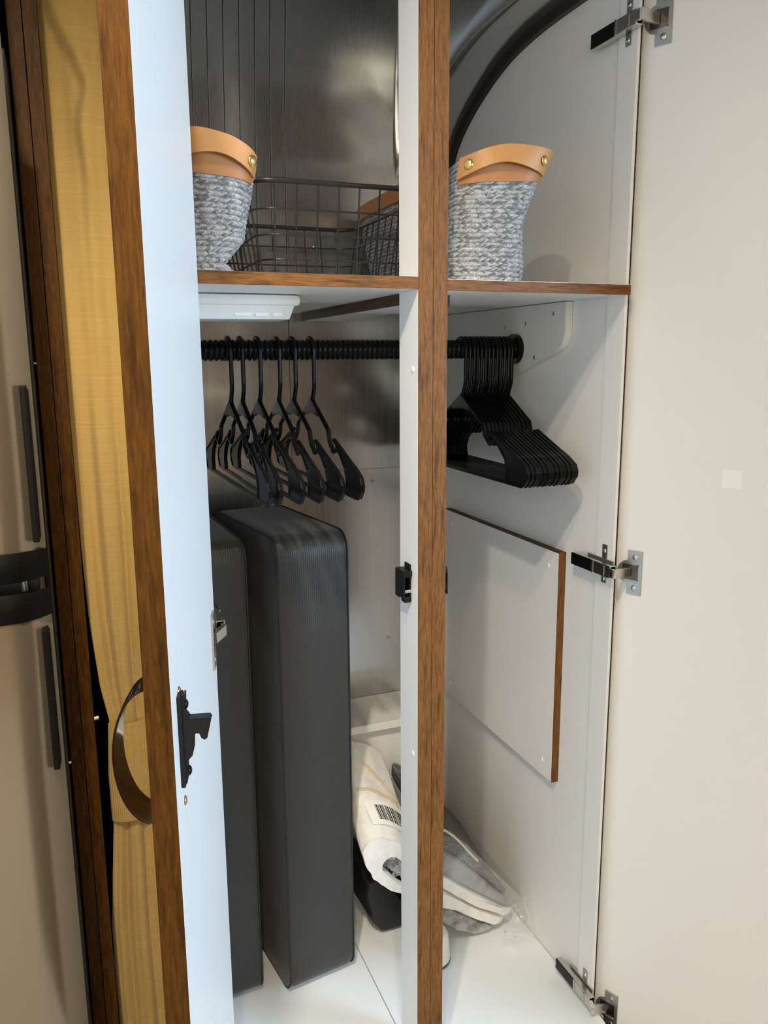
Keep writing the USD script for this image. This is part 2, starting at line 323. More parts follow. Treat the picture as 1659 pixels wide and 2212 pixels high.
rp = [(.022, 0.0)] + [tuple(p) for p in PROFILE if True]
wall_poly = Polygon([(.022, -.06), (.563, -.06)] + [tuple(p) for p in PROFILE[:-8]] + [(.022, 1.5065)])
def yz_slab(poly, x0, x1):   # poly in (y, z) extruded along x
    return moved(extr(poly, x1 - x0), frame((x0, 0, 0), (0, 1, 0), (0, 0, 1), (1, 0, 0)))
right = thing('wall_right', kind='structure')
part(right, 'side_panel', yz_slab(wall_poly, XR, XR + .010), 'white_laminate', label='white laminate side of the closet')
part(right, 'stile', cat(rbox(XR - .0032, XR - .0001, .0104, .0484, .001, 1.5, .0004), rbox(XR - .0003, XR + .0015, .0104, .0182, .001, 1.5, .0003)), 'white_laminate')
part(right, 'gap_shade', plainbox(XR + .0002, XR + .0098, .0184, .0219, .001, 1.5), 'gasket', label='dark strip added for the shaded gap along the front edge')  # dark strip added as the shade line between side panel and door
leftw = thing('wall_left', kind='structure')
part(leftw, 'side_panel', yz_slab(sbox(.003, -.06, .563, 1.70), XL - .012, XL), 'white_laminate')
arc = PROFILE[(PROFILE[:, 1] > 1.12)]
d = np.gradient(arc, axis=0); nr = np.stack([-d[:, 1], d[:, 0]], 1); nr /= np.linalg.norm(nr, axis=1)[:, None]
trimP = Polygon(np.vstack([arc + nr * -.002, (arc + nr * .015)[::-1]])).buffer(0)
part(None, 'trim_1', yz_slab(trimP, XR - .009, XR - .0003), 'gasket', label='dark brown curved edge trim between aluminium shell and white side', kind='structure')

flo = thing('floor', kind='structure')
part(flo, 'panel', extr(Polygon([(XL + .0005, .003), (-.272, .003), (-.268, -.024), (-.0158, -.024), (-.0158, .433), (XL + .0005, .433)]), .012, -.012), 'floor_white'); part(flo, 'panel', rbox(-.0142, XR - .0008, -.024, .433, -.012, 0, .0006), 'floor_white')
part(flo, 'underlay', plainbox(-.266, XR, -.022, .563, -.03, -.0125), 'seam_dark')
part(flo, 'kick_board', plainbox(-.264, XR, -.020, -.008, -.30, -.031), 'wood_across')
part(flo, 'room_floor', plainbox(-1.4, 1.7, -2.4, 1.0, -.32, -.30), 'room_floor_vinyl')
ledge = thing('trim_2', 'white boxed ledge along the foot of the aluminium wall', kind='structure')
part(ledge, 'ledge_top', rbox(XL + .0005, .210, .436, .5595, .320, .330, .0008), 'white_laminate')
part(ledge, 'ledge_front', plainbox(XL + .0005, .210, .446, .452, 0, .3195), 'white_laminate')
part(ledge, 'ledge_end', plainbox(.204, .210, .4525, .5595, 0, .3195), 'white_laminate')
part(ledge, 'lip', rbox(XL + .0005, .210, .4305, .4355, .316, .3315, .0012), 'cap_white')

# the room around and behind the camera
wb_ = thing('wall_behind', kind='structure')
for b in ((-1.4, WIN2['x0'], -.30, 1.95), (WIN2['x1'], 1.7, -.30, 1.95), (WIN2['x0'], WIN2['x1'], -.30, WIN2['z0']), (WIN2['x0'], WIN2['x1'], WIN2['z1'], 1.95)):
    part(wb_, 'wall_panel', plainbox(b[0], b[1], -2.32, -2.30, b[2], b[3]), 'room_tan')
wn2 = thing('fill_window_2', 'added window standing in for warm room fill light behind the camera', kind='structure')  # frame added around the warm fill light
for b in ((WIN2['x0'], WIN2['x0'] + .03, WIN2['z0'], WIN2['z1']), (WIN2['x1'] - .03, WIN2['x1'], WIN2['z0'], WIN2['z1']), (WIN2['x0'] + .03, WIN2['x1'] - .03, WIN2['z0'], WIN2['z0'] + .03), (WIN2['x0'] + .03, WIN2['x1'] - .03, WIN2['z1'] - .03, WIN2['z1'])):
    part(wn2, 'frame_bar', rbox(b[0], b[1], -2.312, -2.285, b[2], b[3], .002), 'white_paint')
rc = thing('room_cabinet', 'tall dark wooden cabinet against the wall behind the camera', 'cabinet')
oh = thing('added_dark_cupboard', 'unseen dark cupboard added to darken the reflection in the aluminium wall', 'cabinet')  # unseen box added so the aluminium wall reflects something dark
part(oh, 'body', rbox(.0, .63, -2.295, -1.98, 1.30, 1.94, .003), 'wood_deep')
part(rc, 'body', rbox(.64, 1.15, -2.295, -1.85, -.299, 1.7, .003), 'wood_deep')
rm = thing('wall_far_right', kind='structure')
W = WIN
for b in ((-2.3, W['y0'], -.30, 1.95), (W['y1'], 1.0, -.30, 1.95), (W['y0'], W['y1'], -.30, W['z0']), (W['y0'], W['y1'], W['z1'], 1.95)):
    part(rm, 'wall_panel', plainbox(W['x'], W['x'] + .02, b[0], b[1], b[2], b[3]), 'room_cream')
wn = thing('window_1', 'daylit window in the room wall to the right of the camera', kind='structure')
for b in ((W['y0'], W['y0'] + .03, W['z0'], W['z1']), (W['y1'] - .03, W['y1'], W['z0'], W['z1']), (W['y0'] + .03, W['y1'] - .03, W['z0'], W['z0'] + .03), (W['y0'] + .03, W['y1'] - .03, W['z1'] - .03, W['z1'])):
    part(wn, 'frame_bar', rbox(W['x'] - .012, W['x'] + .02, b[0], b[1], b[2], b[3], .002), 'white_paint')
part(None, 'wall_far_left', plainbox(-1.42, -1.4, -2.3, 1.0, -.30, 1.95), 'room_cream', kind='structure')
part(None, 'ceiling', plainbox(-1.4, 1.7, -2.3, 1.0, 1.95, 1.97), 'room_ceiling', kind='structure')
part(None, 'wall_beside', plainbox(.62, 1.7, .03, .05, -.30, 1.95), 'wood_upright', kind='structure')
wa = thing('wall_above', kind='structure')
part(wa, 'fascia', plainbox(XL - .012, .62, .022, .040, 1.512, 1.95), 'wood_across')
part(wa, 'lining', plainbox(XL, XR - .002, .0405, .0445, 1.512, 1.70), 'white_laminate')
part(None, 'wall_passage', plainbox(-1.4, XL - .03, .80, .82, -.30, 1.95), 'unlit_dark', kind='structure')  # shade of the unlit passage is put into this wall's colour
for k, (p, w_) in enumerate(zip(LAMPS[:2], ('above the closet doors', 'at the far end of the room'))):
    t = thing('ceiling_lamp', 'small round recessed ceiling lamp ' + w_, 'lamp', p)
    part(t, 'ring', lathe([(.050, .0145), (.050, -.036), (.053, -.039), (.062, -.037), (.064, -.031), (.064, .0145)], 32), 'lamp_ring')
t = thing('spot_lamp', 'tilted ceiling spot lamp aimed at the curtain', 'lamp', LAMPS[2])
ex = np.cross((0, 1, 0), SPOT_AIM); ex /= np.linalg.norm(ex)
part(t, 'can', moved(lathe([(.0, -.010), (.054, -.010), (.054, .118), (.057, .120), (.060, .118), (.060, -.014), (.0, -.014)], 32), frame((0, 0, 0), ex, np.cross(SPOT_AIM, ex), SPOT_AIM)), 'black_matte')
part(t, 'stem', plainbox(-.006, .006, -.03, -.018, .0, .05), 'lamp_ring')

# ================================================================== DIVIDER POST
post = thing('closet_divider', 'wooden fronted upright divider post between the two closet openings', 'post')
for s in (0, 1):
    x0, x1 = (-.0190, -.0004) if s == 0 else (.0004, .0190)
    part(post, 'board', rbox(x0, x1, .0012, .0597, .0005, 1.506, .0005), 'white_laminate', label='white laminated board')
    part(post, 'edge_band', rbox(x0 - .0001, x1 + .0001, -.0010, .0011, .0005, 1.506, .0007), 'wood_upright', label='brown wood grain edge band')
for z_ in (.9995, .4922):
    part(post, 'screw_cap', dome_cap(.0042, .0016, (-.0190, .0163, z_), (-1, 0, 0)), 'cap_white')
def strike(s):
    # catch body on the post side; s=-1 left face, +1 right face
    xf = .019 * s
    g = part(post, 'strike_catch', cat(*[m for m in (
        rbox(min(xf, xf + .0022 * s), max(xf, xf + .0022 * s), .022, .040, .703, .752, .0008),
        rbox(min(xf, xf + .0125 * s), max(xf, xf + .0125 * s), .0335, .0475, .706, .744, .0015),
        rbox(min(xf, xf + .0125 * s), max(xf, xf + .0125 * s), .018, .034, .736, .7445, .0012),
        rbox(min(xf + .0105 * s, xf + .0125 * s), max(xf + .0105 * s, xf + .0125 * s), .017, .034, .708, .737, .0008),
        rbox(min(xf, xf + .010 * s), max(xf, xf + .010 * s), .020, .034, .7015, .710, .002))]), 'black_matte', label='black plastic strike of the door catch')
    part(g, 'roller', moved(trimesh.creation.cylinder(.0026, .0105, sections=14), frame((xf + .006 * s, .0225, .7165), (0, 1, 0), (0, 0, 1), (1, 0, 0))), 'nickel')
strike(-1); strike(1)

# ================================================================== SHELF
shelf = thing('closet_shelf', 'white closet shelf with wood grain front edge passing behind the divider post', 'shelf')
sp = sbox(XL + .0006, .0026, XR - .0008, .556).difference(sbox(-.0196, -.01, .0196, .0605))
part(shelf, 'board', extr(sp, .0126, 1.0934), 'white_laminate')
part(shelf, 'edge_band', rbox(XL + .0006, -.0192, -.0006, .0024, 1.0934, 1.1072, .0004), 'wood_across', label='wood grain front edge left of the post')
part(shelf, 'edge_band', rbox(.0192, XR - .003, -.0006, .0024, 1.0925, 1.1052, .0004), 'wood_across', label='wood grain front edge right of the post')
cleat = thing('shelf_cleat', 'dark wood edged board fixed under the shelf near the post', 'board')
part(cleat, 'board', rbox(-.0112, .060, .0600 + .02, .54, 1.0790, 1.0930, .0006), 'white_laminate')
part(cleat, 'edge_band', rbox(-.0124, -.0113, .0788, .54, 1.0788, 1.0931, .0003), 'wood_deep', label='dark wood edge band')
part(cleat, 'edge_band', rbox(-.0124, .060, .0776, .0787, 1.0788, 1.0931, .0003), 'wood_deep', label='dark wood edge band')
part(cleat, 'screw_cap', dome_cap(.004, .0015, (.035, .14, 1.0790), (0, 0, -1)), 'cap_white')
sb = thing('closet_light', 'white plastic housing with vent slots under the shelf on the left', 'light')
part(sb, 'tray', rbox(-.268, -.1290, .118, .205, 1.0785, 1.0932, .006), 'plastic_white')
low = trimesh.convex.convex_hull(np.vstack([np.array((x, y, z)) + DIRS * .002 for x, y, z in [(-.262, .124, 1.079), (-.139, .124, 1.079), (-.262, .2, 1.079), (-.139, .2, 1.079), (-.262, .132, 1.064), (-.143, .132, 1.0645), (-.262, .196, 1.064), (-.143, .196, 1.0645)]]))
part(sb, 'lens', low, 'plastic_white')
for k, (a, b) in enumerate(((-.165, -.152), (-.187, -.170), (-.213, -.192))):
    part(sb, 'vent', rbox(a, b, .1265, .131, 1.066, 1.0735, .001), 'cap_white')

# white gusset on the right wall under the shelf
gus = thing('shelf_bracket', 'white triangular shelf bracket with rounded corner on the right wall', 'bracket')
gp = Polygon(round_corners([(.52, 1.0925), (.52, .93), (.2861, .9873), (.1340, 1.0320), (.1325, 1.0925)], .05, 8))
gp = Polygon([(.54, 1.0926), (.1347, 1.0926)] + [tuple(p) for p in round_corners([(.1347, 1.0926), (.133, 1.028), (.33, .968)], .028, 8)[1:]] + [(.54, .905)])
T_yz = lambda x0: frame((x0, 0, 0), (0, 1, 0), (0, 0, 1), (1, 0, 0))
part(gus, 'plate', moved(bevel_extr(gp, .0122, .001), T_yz(XR - .0064)), 'white_paint')
for y_, z_ in ((.166, 1.077), (.246, 1.065), (.31, 1.061), (.217, 1.012), (.40, 1.05)):
    part(gus, 'screw', dome_cap(.0032, .0012, (XR - .0125, y_, z_), (-1, 0, 0), 12), 'nickel_satin')
# wood edged panel screwed to the right wall
pan = thing('access_panel', 'white panel with brown wood edges screwed to the right closet wall', 'panel')
part(pan, 'board', rbox(XR - .0127, XR - .0003, .1295, .536, .3275, .7132, .0004), 'white_laminate')
part(pan, 'edge_band', rbox(XR - .0127, XR - .0003, .1278, .1294, .3273, .7148, .0004), 'wood_upright', label='brown wood grain edge')
part(pan, 'edge_band', rbox(XR - .0127, XR - .0003, .1295, .536, .7133, .7148, .0004), 'wood_deep', label='brown wood grain edge')
for y_, z_ in ((.158, .688), (.158, .355), (.506, .690), (.506, .352)):
    part(pan, 'screw_cap', dome_cap(.0045, .0016, (XR - .0127, y_, z_), (-1, 0, 0)), 'cap_white')

# ================================================================== DOORS
Z3 = np.array((0, 0, 1.))
def door_frame(o, D, N): return frame((o[0], o[1], 0), D, Z3, N)      # local: s, z, out of the inner face
def hinge(parent, F, P0, D, N, zc, wall_x, sgn, z_arm, rear=True):
    """cup hinge: the plate on the door, the arm on the closet side. sgn: direction from the wall into the closet"""
    h = part(parent, 'hinge', moved(bevel_extr(sbox(.0190, zc - .0320, .0412, zc + .0320).buffer(.001), .0022, .0007).difference if False else bevel_extr(sbox(.0190, zc - .0318, .0412, zc + .0318).difference(sbox(.0, zc - .0105, .0345, zc + .0105).buffer(.002)), .0022, .0007), F @ frame((0, 0, .0012), (1, 0, 0), (0, 1, 0), (0, 0, 1))), 'nickel_satin', label='nickel cup hinge')
    ring = shapely.geometry.Point(.0215, zc).buffer(.0172, 24).difference(sbox(.012, zc - .0100, .0345, zc + .0100).buffer(.001))
    part(h, 'cup_flange', moved(extr(ring, .0012, .00005), F), 'nickel_satin')
    part(h, 'cup', moved(plainbox(.0105, .036, zc - .0115, zc + .0115, .0001, .0004), F), 'nickel_dark')
    for dz in (-.0222, .0222):
        part(h, 'screw', moved(dome_cap(.0042, .0014, (.0305, zc + dz, .0023), (0, 0, 1), 14), F), 'nickel')
    ax = wall_x + sgn * .0135
    a_ = np.array((ax, .004, z_arm)); c_ = P0 + .0215 * D + .0020 * N + np.array((0, 0, zc)); m_ = np.array((ax + sgn * .0006, -.0085, z_arm * .75 + zc * .25))
    def bar(p, q, w_, t_):
        e = (q - p) / np.linalg.norm(q - p); sd = np.cross(e, Z3); sd /= np.linalg.norm(sd); u_ = np.cross(sd, e)
        return moved(rbox(-.001, np.linalg.norm(q - p) + .001, -t_ / 2, t_ / 2, -w_ / 2, w_ / 2, .0010), frame(p, e, sd, u_))
    part(h, 'link', cat(bar(a_, m_, .0130, .0060), bar(m_, c_, .0130, .0060)), 'nickel')
    xb = lambda d0, d1: (min(wall_x + sgn * d0, wall_x + sgn * d1), max(wall_x + sgn * d0, wall_x + sgn * d1))
    part(h, 'arm', cat(rbox(*xb(.0062, .0160), -.002, .0905, z_arm - .0088, z_arm + .0088, .0012), rbox(*xb(.006, .0170), -.002, .041, z_arm - .0090, z_arm + .0090, .0012), rbox(*xb(.0170, .0178), .036, .040, z_arm - .0095, z_arm + .0095, .0004),
                       rbox(*xb(.0170, .0180), .010, .016, z_arm - .0070, z_arm + .0070, .0004)), 'nickel')
    part(h, 'arm_cover', rbox(*xb(.0161, .0172), .0412, .0905, z_arm - .0090, z_arm + .0090, .0005), 'black_plastic', label='dark cover cap of the hinge arm')
    part(h, 'mounting_plate', cat(rbox(*xb(.0023, .0055), .006, .066, z_arm - .006, z_arm + .0125, .0006), rbox(*xb(.0023, .0050), .021, .033, z_arm - .0235, z_arm + .0330, .0012)), 'nickel_satin')
    for dz in (.024, -.017):
        part(h, 'screw', dome_cap(.0036, .0018, (wall_x + sgn * .0050, .027, z_arm + dz), (sgn, 0, 0), 12), 'nickel')

H0, HD, HN = np.array((.3011, .0233, 0)), np.array((.4226, -.9063, 0)), np.array((-.9063, -.4226, 0))
L0, LD, LN = np.array((-.2766, -.0036, 0)), np.array((-.2524, -.9676, 0)), np.array((.9676, -.2524, 0))
FR, FL = door_frame(H0, HD, HN), door_frame(L0, LD, LN)
rd = thing('cabinet_door', 'wide open right closet door with pale inner face and three nickel hinges', 'door')
part(rd, 'panel', moved(rbox(.0004, .334, -.05, 1.495, -.0185, 0, .0005), FR), 'white_laminate')
part(rd, 'outer_face', moved(rbox(.0004, .334, -.05, 1.495, -.0202, -.0186, .0005), FR), 'wood_upright', label='wood grain outer face')
part(rd, 'edge_band', moved(rbox(.3341, .3355, -.05, 1.495, -.0202, 0, .0004), FR), 'wood_upright')
hinge(rd, FR, H0, HD, HN, 1.4275, XR, -1, 1.4245)
hinge(rd, FR, H0, HD, HN, .7125, XR, -1, .7165)
hinge(rd, FR, H0, HD, HN, -.0035, XR, -1, .0215)
part(rd, 'sticker', moved(rbox(.1420, .1672, .8460, .8704, .0001, .0005, .0001), FR), 'paper', label='small square white sticker')

ld = thing('cabinet_door', 'open left closet door seen edge on with chrome bow handle and black catch', 'door')
part(ld, 'panel', moved(rbox(.0004, .3345, -.05, 1.495, -.0172, 0, .0005), FL), 'white_laminate', label='white inner panel')
part(ld, 'outer_face', moved(rbox(.0004, .3345, -.05, 1.495, -.0190, -.0173, .0005), FL), 'wood_amber', label='wood grain outer face')
part(ld, 'edge_band', moved(rbox(.3346, .3362, -.05, 1.495, -.0190, 0, .0005), FL), 'wood_amber', label='brown wood grain free edge')
hinge(ld, FL, L0, LD, LN, .7046, XL + .0090, 1, .7075)
part(ld, 'hinge_spacer', rbox(XL + .0001, XL + .0112, .008, .060, .695, .730, .0008), 'nickel_satin')
# bow handle on the outer face (negative third axis), fixed by two brass screws through the door
sh = .2965; z0h, z1h = .6560, .7680
ang = np.linspace(0, math.pi, 33)
zz = (z0h + z1h) / 2 - np.cos(ang) * (z1h - z0h) / 2; oo = -.0190 - np.sin(ang) ** .92 * .0300
path = np.stack([np.full_like(zz, sh), zz, oo], 1)
t = np.gradient(path, axis=0); t /= np.linalg.norm(t, axis=1)[:, None]; n2 = np.cross(t, (1, 0, 0))
sec = [(-.0180, -.0008), (-.0165, .0010), (0, .0016), (.0165, .0010), (.0180, -.0008), (.0, -.0012)]
wv = np.clip(np.abs(np.linspace(-1, 1, 33)), 0, 1); wk = 1 - .10 * wv
sheet = np.stack([path + np.array((1, 0, 0)) * a * wk[:, None] - n2 * b for a, b in sec], 1)
v, f = grid(sheet, True); hm = trimesh.Trimesh(v, f, process=False); hm.fix_normals()
hd = part(ld, 'handle', moved(hm, FL), 'chrome', smooth=40, label='polished chrome bow handle')
for z_ in (z0h + .001, z1h - .001):
    part(hd, 'foot', moved(moved(trimesh.creation.cylinder(.0062, .004, sections=18), frame((sh, z_, -.0212), (1, 0, 0), (0, 1, 0), (0, 0, 1))), FL), 'chrome')
for z_ in (.6655, .7590):
    part(hd, 'screw', moved(dome_cap(.0040, .0020, (.2965, z_, .0), (0, 0, 1), 14), FL), 'brass', label='brass screw head on the inner face')
# black grabber catch
k = .000376; kx = .00037
raw = [(870, 450), (960, 400), (962, 470), (955, 630), (1010, 705), (1250, 702), (1272, 730), (1228, 950), (1195, 972), (1155, 950), (1130, 890), (1065, 890), (1066, 1090), (1050, 1160), (990, 1225), (990, 1290), (1000, 1400), (985, 1505), (925, 1505)]
gp = Polygon([((x - 870 - (y - 450) * .05) * .0000640 * 1.0, .7572 - (y - 450) * .0000678) for x, y in raw]).buffer(.0006).buffer(-.0006)
Tg = FL @ frame((.302, 0, .0003), (0, 0, 1), (0, 1, 0), (-1, 0, 0))
ct = part(ld, 'catch', moved(bevel_extr(gp, .011, .0012), Tg), 'black_matte', label='black plastic grabber catch')
part(ct, 'base', moved(rbox(.294, .310, .6835, .7592, .0001, .0034, .0008), FL), 'black_matte')
for z_ in (.7505, .6945):
    part(ct, 'screw', moved(dome_cap(.0042, .0028, (.302, z_, .0052), (0, 0, 1), 12), FL), 'black_plastic')

# ================================================================== CLOSET ROD
ROD = (.272, 1.0255)
prof = [(0, XL + .002)]; pitch = .0079; x = XL + .002
while x < XR - .022:
    prof += [(.0128, x), (.0146, x + .0016), (.0152, x + .0035), (.0146, x + .0054), (.0128, x + .0070)]; x += pitch
prof += [(.0128, x), (0, x)]
rod = thing('closet_rod', 'black ribbed closet rod running under the shelf', 'rod')
part(rod, 'ribbed_tube', moved(lathe(prof, 22), frame((0, ROD[0], ROD[1]), (0, 1, 0), (0, 0, 1), (1, 0, 0))), 'black_plastic', smooth=40)
part(rod, 'end_socket', moved(trimesh.creation.cylinder(.024, .006, sections=28), frame((XL + .0036, ROD[0], ROD[1]), (0, 1, 0), (0, 0, 1), (1, 0, 0))), 'black_plastic')
part(rod, 'end_socket', moved(trimesh.creation.cylinder(.024, .008, sections=28), frame((XR - .0128 - .0045, ROD[0], ROD[1]), (0, 1, 0), (0, 0, 1), (1, 0, 0))), 'black_plastic')

# ================================================================== HANGERS (plane: local y = towards the back, origin on the rod axis)
R_ = .0030
hc = (0, 0.0, 0.0)
aa = np.linspace(math.radians(-38), math.radians(180), 26)
hook = [(0, math.cos(a) * .0192, .0003 + math.sin(a) * .0192) for a in aa[::-1]]    # from front side over the rod to the back
front = [(0, -.0192, .0003)]
neck = round_corners([(0, -.0192, .0003), (0, -.0188, -.052), (0, -.0095, -.068), (0, -.0095, -.080)], .012, 6)
hook_path = np.vstack([neck[::-1][:-1], np.array(hook)])
YC = -.0050
def P(u, z): return (u * .94, z)
def side(sg):
    arm = [LineString([P(0, -.0705), P(sg * .080, -.1105), P(sg * .0865, -.1265), P(sg * .1035, -.1390), P(sg * .1185, -.1350), P(sg * .1215, -.1310)]).buffer(.0032, join_style=1),
           LineString([P(sg * .1080, -.1225), P(sg * .2000, -.1540)]).buffer(.0032)]
    blade = Polygon([P(sg * .118, -.1262), P(sg * .200, -.1515), P(sg * .220, -.1610), P(sg * .2255, -.1695), P(sg * .2245, -.178), P(sg * .214, -.1885), P(sg * .204, -.1912), P(sg * .170, -.1912), P(sg * .160, -.186), P(sg * .1635, -.172), P(sg * .156, -.156), P(sg * .136, -.1405), P(sg * .122, -.1345)]).buffer(.001).buffer(.0015).buffer(-.0015)
    return unary_union(arm), blade
aR, bR = side(1); aL, bL = side(-1)
gusset = Polygon([P(0, -.066), P(.010, -.0745), P(.036, -.0925), P(.030, -.0945), P(.015, -.0915), P(0, -.0905), P(-.015, -.0915), P(-.030, -.0945), P(-.036, -.0925), P(-.010, -.0745)])
TH = frame((0, YC, 0), (0, -1, 0), (0, 0, 1), (-1, 0, 0))
def make_hanger(label, loc, rotz, group):
    t = thing('clothes_hanger', label, 'hanger', loc, rotz, group)
    part(t, 'hook', tube(hook_path, .0032, 8), 'black_plastic', smooth=50)
    part(t, 'shoulder', moved(bevel_extr(unary_union([aR, gusset, aL]), .0060, .0026, 3), TH), 'black_plastic', smooth=50)
    part(t, 'end_blade', moved(cat(extr(bR, .0030, -.0015), bevel_extr(bR.difference(bR.buffer(-.0030)), .0060, .0014, 2)), TH), 'black_plastic', smooth=50)
    part(t, 'end_blade', moved(cat(extr(bL, .0030, -.0015), bevel_extr(bL.difference(bL.buffer(-.0030)), .0060, .0014, 2)), TH), 'black_plastic', smooth=50)
    part(t, 'crossbar', moved(bevel_extr(sbox(-.194, -.1925, .194, -.1862), .0054, .0024, 3), TH), 'black_plastic', smooth=50)
    return t
left_x = [-.0752, -.1033, -.1261, -.1547, -.1795, -.1967]
ltxt = ['black plastic hanger nearest the divider post in the spaced left row', 'black plastic hanger second from the post in the spaced left row', 'black plastic hanger third from the post in the spaced left row',
        'black plastic hanger fourth from the post in the spaced left row', 'black plastic hanger next to the leftmost of the spaced left row', 'leftmost black plastic hanger of the spaced row, beside the left door']
h0 = None
for x_, l_, r_ in zip(left_x, ltxt, (.9, 1.4, .4, 1.2, .2, 1.3)):
    if h0 is None: h0 = make_hanger(l_, (x_, ROD[0], ROD[1] - .0020), r_, None)
    else: dup(h0, (x_, ROD[0], ROD[1] - .0020), r_, l_)
rx = [.1742 + .0069 * i for i in range(13)]
rng = np.random.default_rng(4)
ordn = ['first', 'second', 'third', 'fourth', 'fifth', 'sixth', 'seventh', 'eighth', 'ninth', 'tenth', 'eleventh', 'twelfth']
skew = [-.50, -.55, -.68, -.74, -.80, -.88, -1.04, -1.10, -1.16, -1.30, -1.36, -1.42, -1.60]
for i, x_ in enumerate(rx):
    if i == 12: l_ = 'black plastic hanger hard against the right wall, last of the bunched row'
    elif i == 0: l_ = 'black plastic hanger on the left end of the bunched row, its whole frame visible'
    else: l_ = f'{ordn[i]} black plastic hanger from the left in the tightly bunched right row'
    dup(h0, (x_, ROD[0] - .001 * (i % 3), ROD[1] - .0020), skew[i], l_)

# ================================================================== CUSHIONS
def cushion(name, label, w, dpt, h, loc, rotz, seed):
    t = thing(name, label, 'cushion', loc, rotz)
    m = trimesh.creation.box((w, dpt, h)); m = m.subdivide_to_size(.018)
    v = np.array(m.vertices); r = np.array((.010, .026, .026)); half = np.array((w, dpt, h)) / 2
    # rounded in the y-z outline, tight along the seams
    q = np.clip(v[:, 1:], -(half[1:] - .030), half[1:] - .030); dv = v[:, 1:] - q; L = np.maximum(np.abs(dv).max(1), 1e-9); n = np.linalg.norm(dv, axis=1)
    v[:, 1:] = q + np.where(n > 1e-9, L / np.maximum(n, 1e-9), 1)[:, None] * dv
    e = np.minimum(1, (1 - np.abs(v[:, 0]) / half[0]) / .18)
    edge = 1 - e
    cen = np.hypot(np.maximum(np.abs(v[:, 1]) - (half[1] - .02), 0), np.maximum(np.abs(v[:, 2]) - (half[2] - .02), 0))
    big = (np.abs(v[:, 0]) > half[0] - 1e-6)
    b = np.clip(1 - (v[:, 1] / half[1]) ** 4, 0, 1) * np.clip(1 - (v[:, 2] / half[2]) ** 4, 0, 1)
    v[:, 0] += np.sign(v[:, 0]) * big * b * .003
    inset = .0022 * edge
    v[:, 1] -= np.sign(v[:, 1]) * inset * (np.abs(v[:, 1]) > half[1] - .02); v[:, 2] -= np.sign(v[:, 2]) * inset * (np.abs(v[:, 2]) > half[2] - .02)
    nz = meshkit.fbm(v * 14 + seed * 7, 3, seed) - .5
    v += np.stack([nz * .003, nz * .003, nz * 0], 1)
    v[:, 2] += h / 2 - v[:, 2].min() - h / 2 + (h / 2 - h / 2); v[:, 2] -= v[:, 2].min()
    part(t, 'body', trimesh.Trimesh(v, m.faces, process=False), 'charcoal_cloth', smooth=60)
    rr = .030
    for sx in (-1, 1):
        c = sbox(-half[1] + rr, rr, half[1] - rr, h - rr).buffer(rr - .0012, 10)
        ring = np.array(c.exterior.coords)[:-1]
        nzr = meshkit.fbm(np.c_[np.full(len(ring), sx * half[0]), ring[:, 0], ring[:, 1] - h / 2] * 14 + seed * 7, 3, seed) - .5
        p3 = np.c_[sx * (half[0] - .0010) + nzr * .003, ring[:, 0] + nzr * .003, np.maximum(ring[:, 1], .0016)]
        part(t, 'piping', tube(p3, .0015, 6, closed=True), 'black_cloth', smooth=60)
    return t
cushion('seat_cushion', 'tall charcoal upholstered cushion standing nearer the divider post', .1165, .285, .757, (-.1150, .3560, .0004), 8.5, 1)
cushion('seat_cushion', 'tall charcoal upholstered cushion half hidden behind the left door', .0820, .285, .752, (-.2390, .3700, .0004), 3.0, 2)

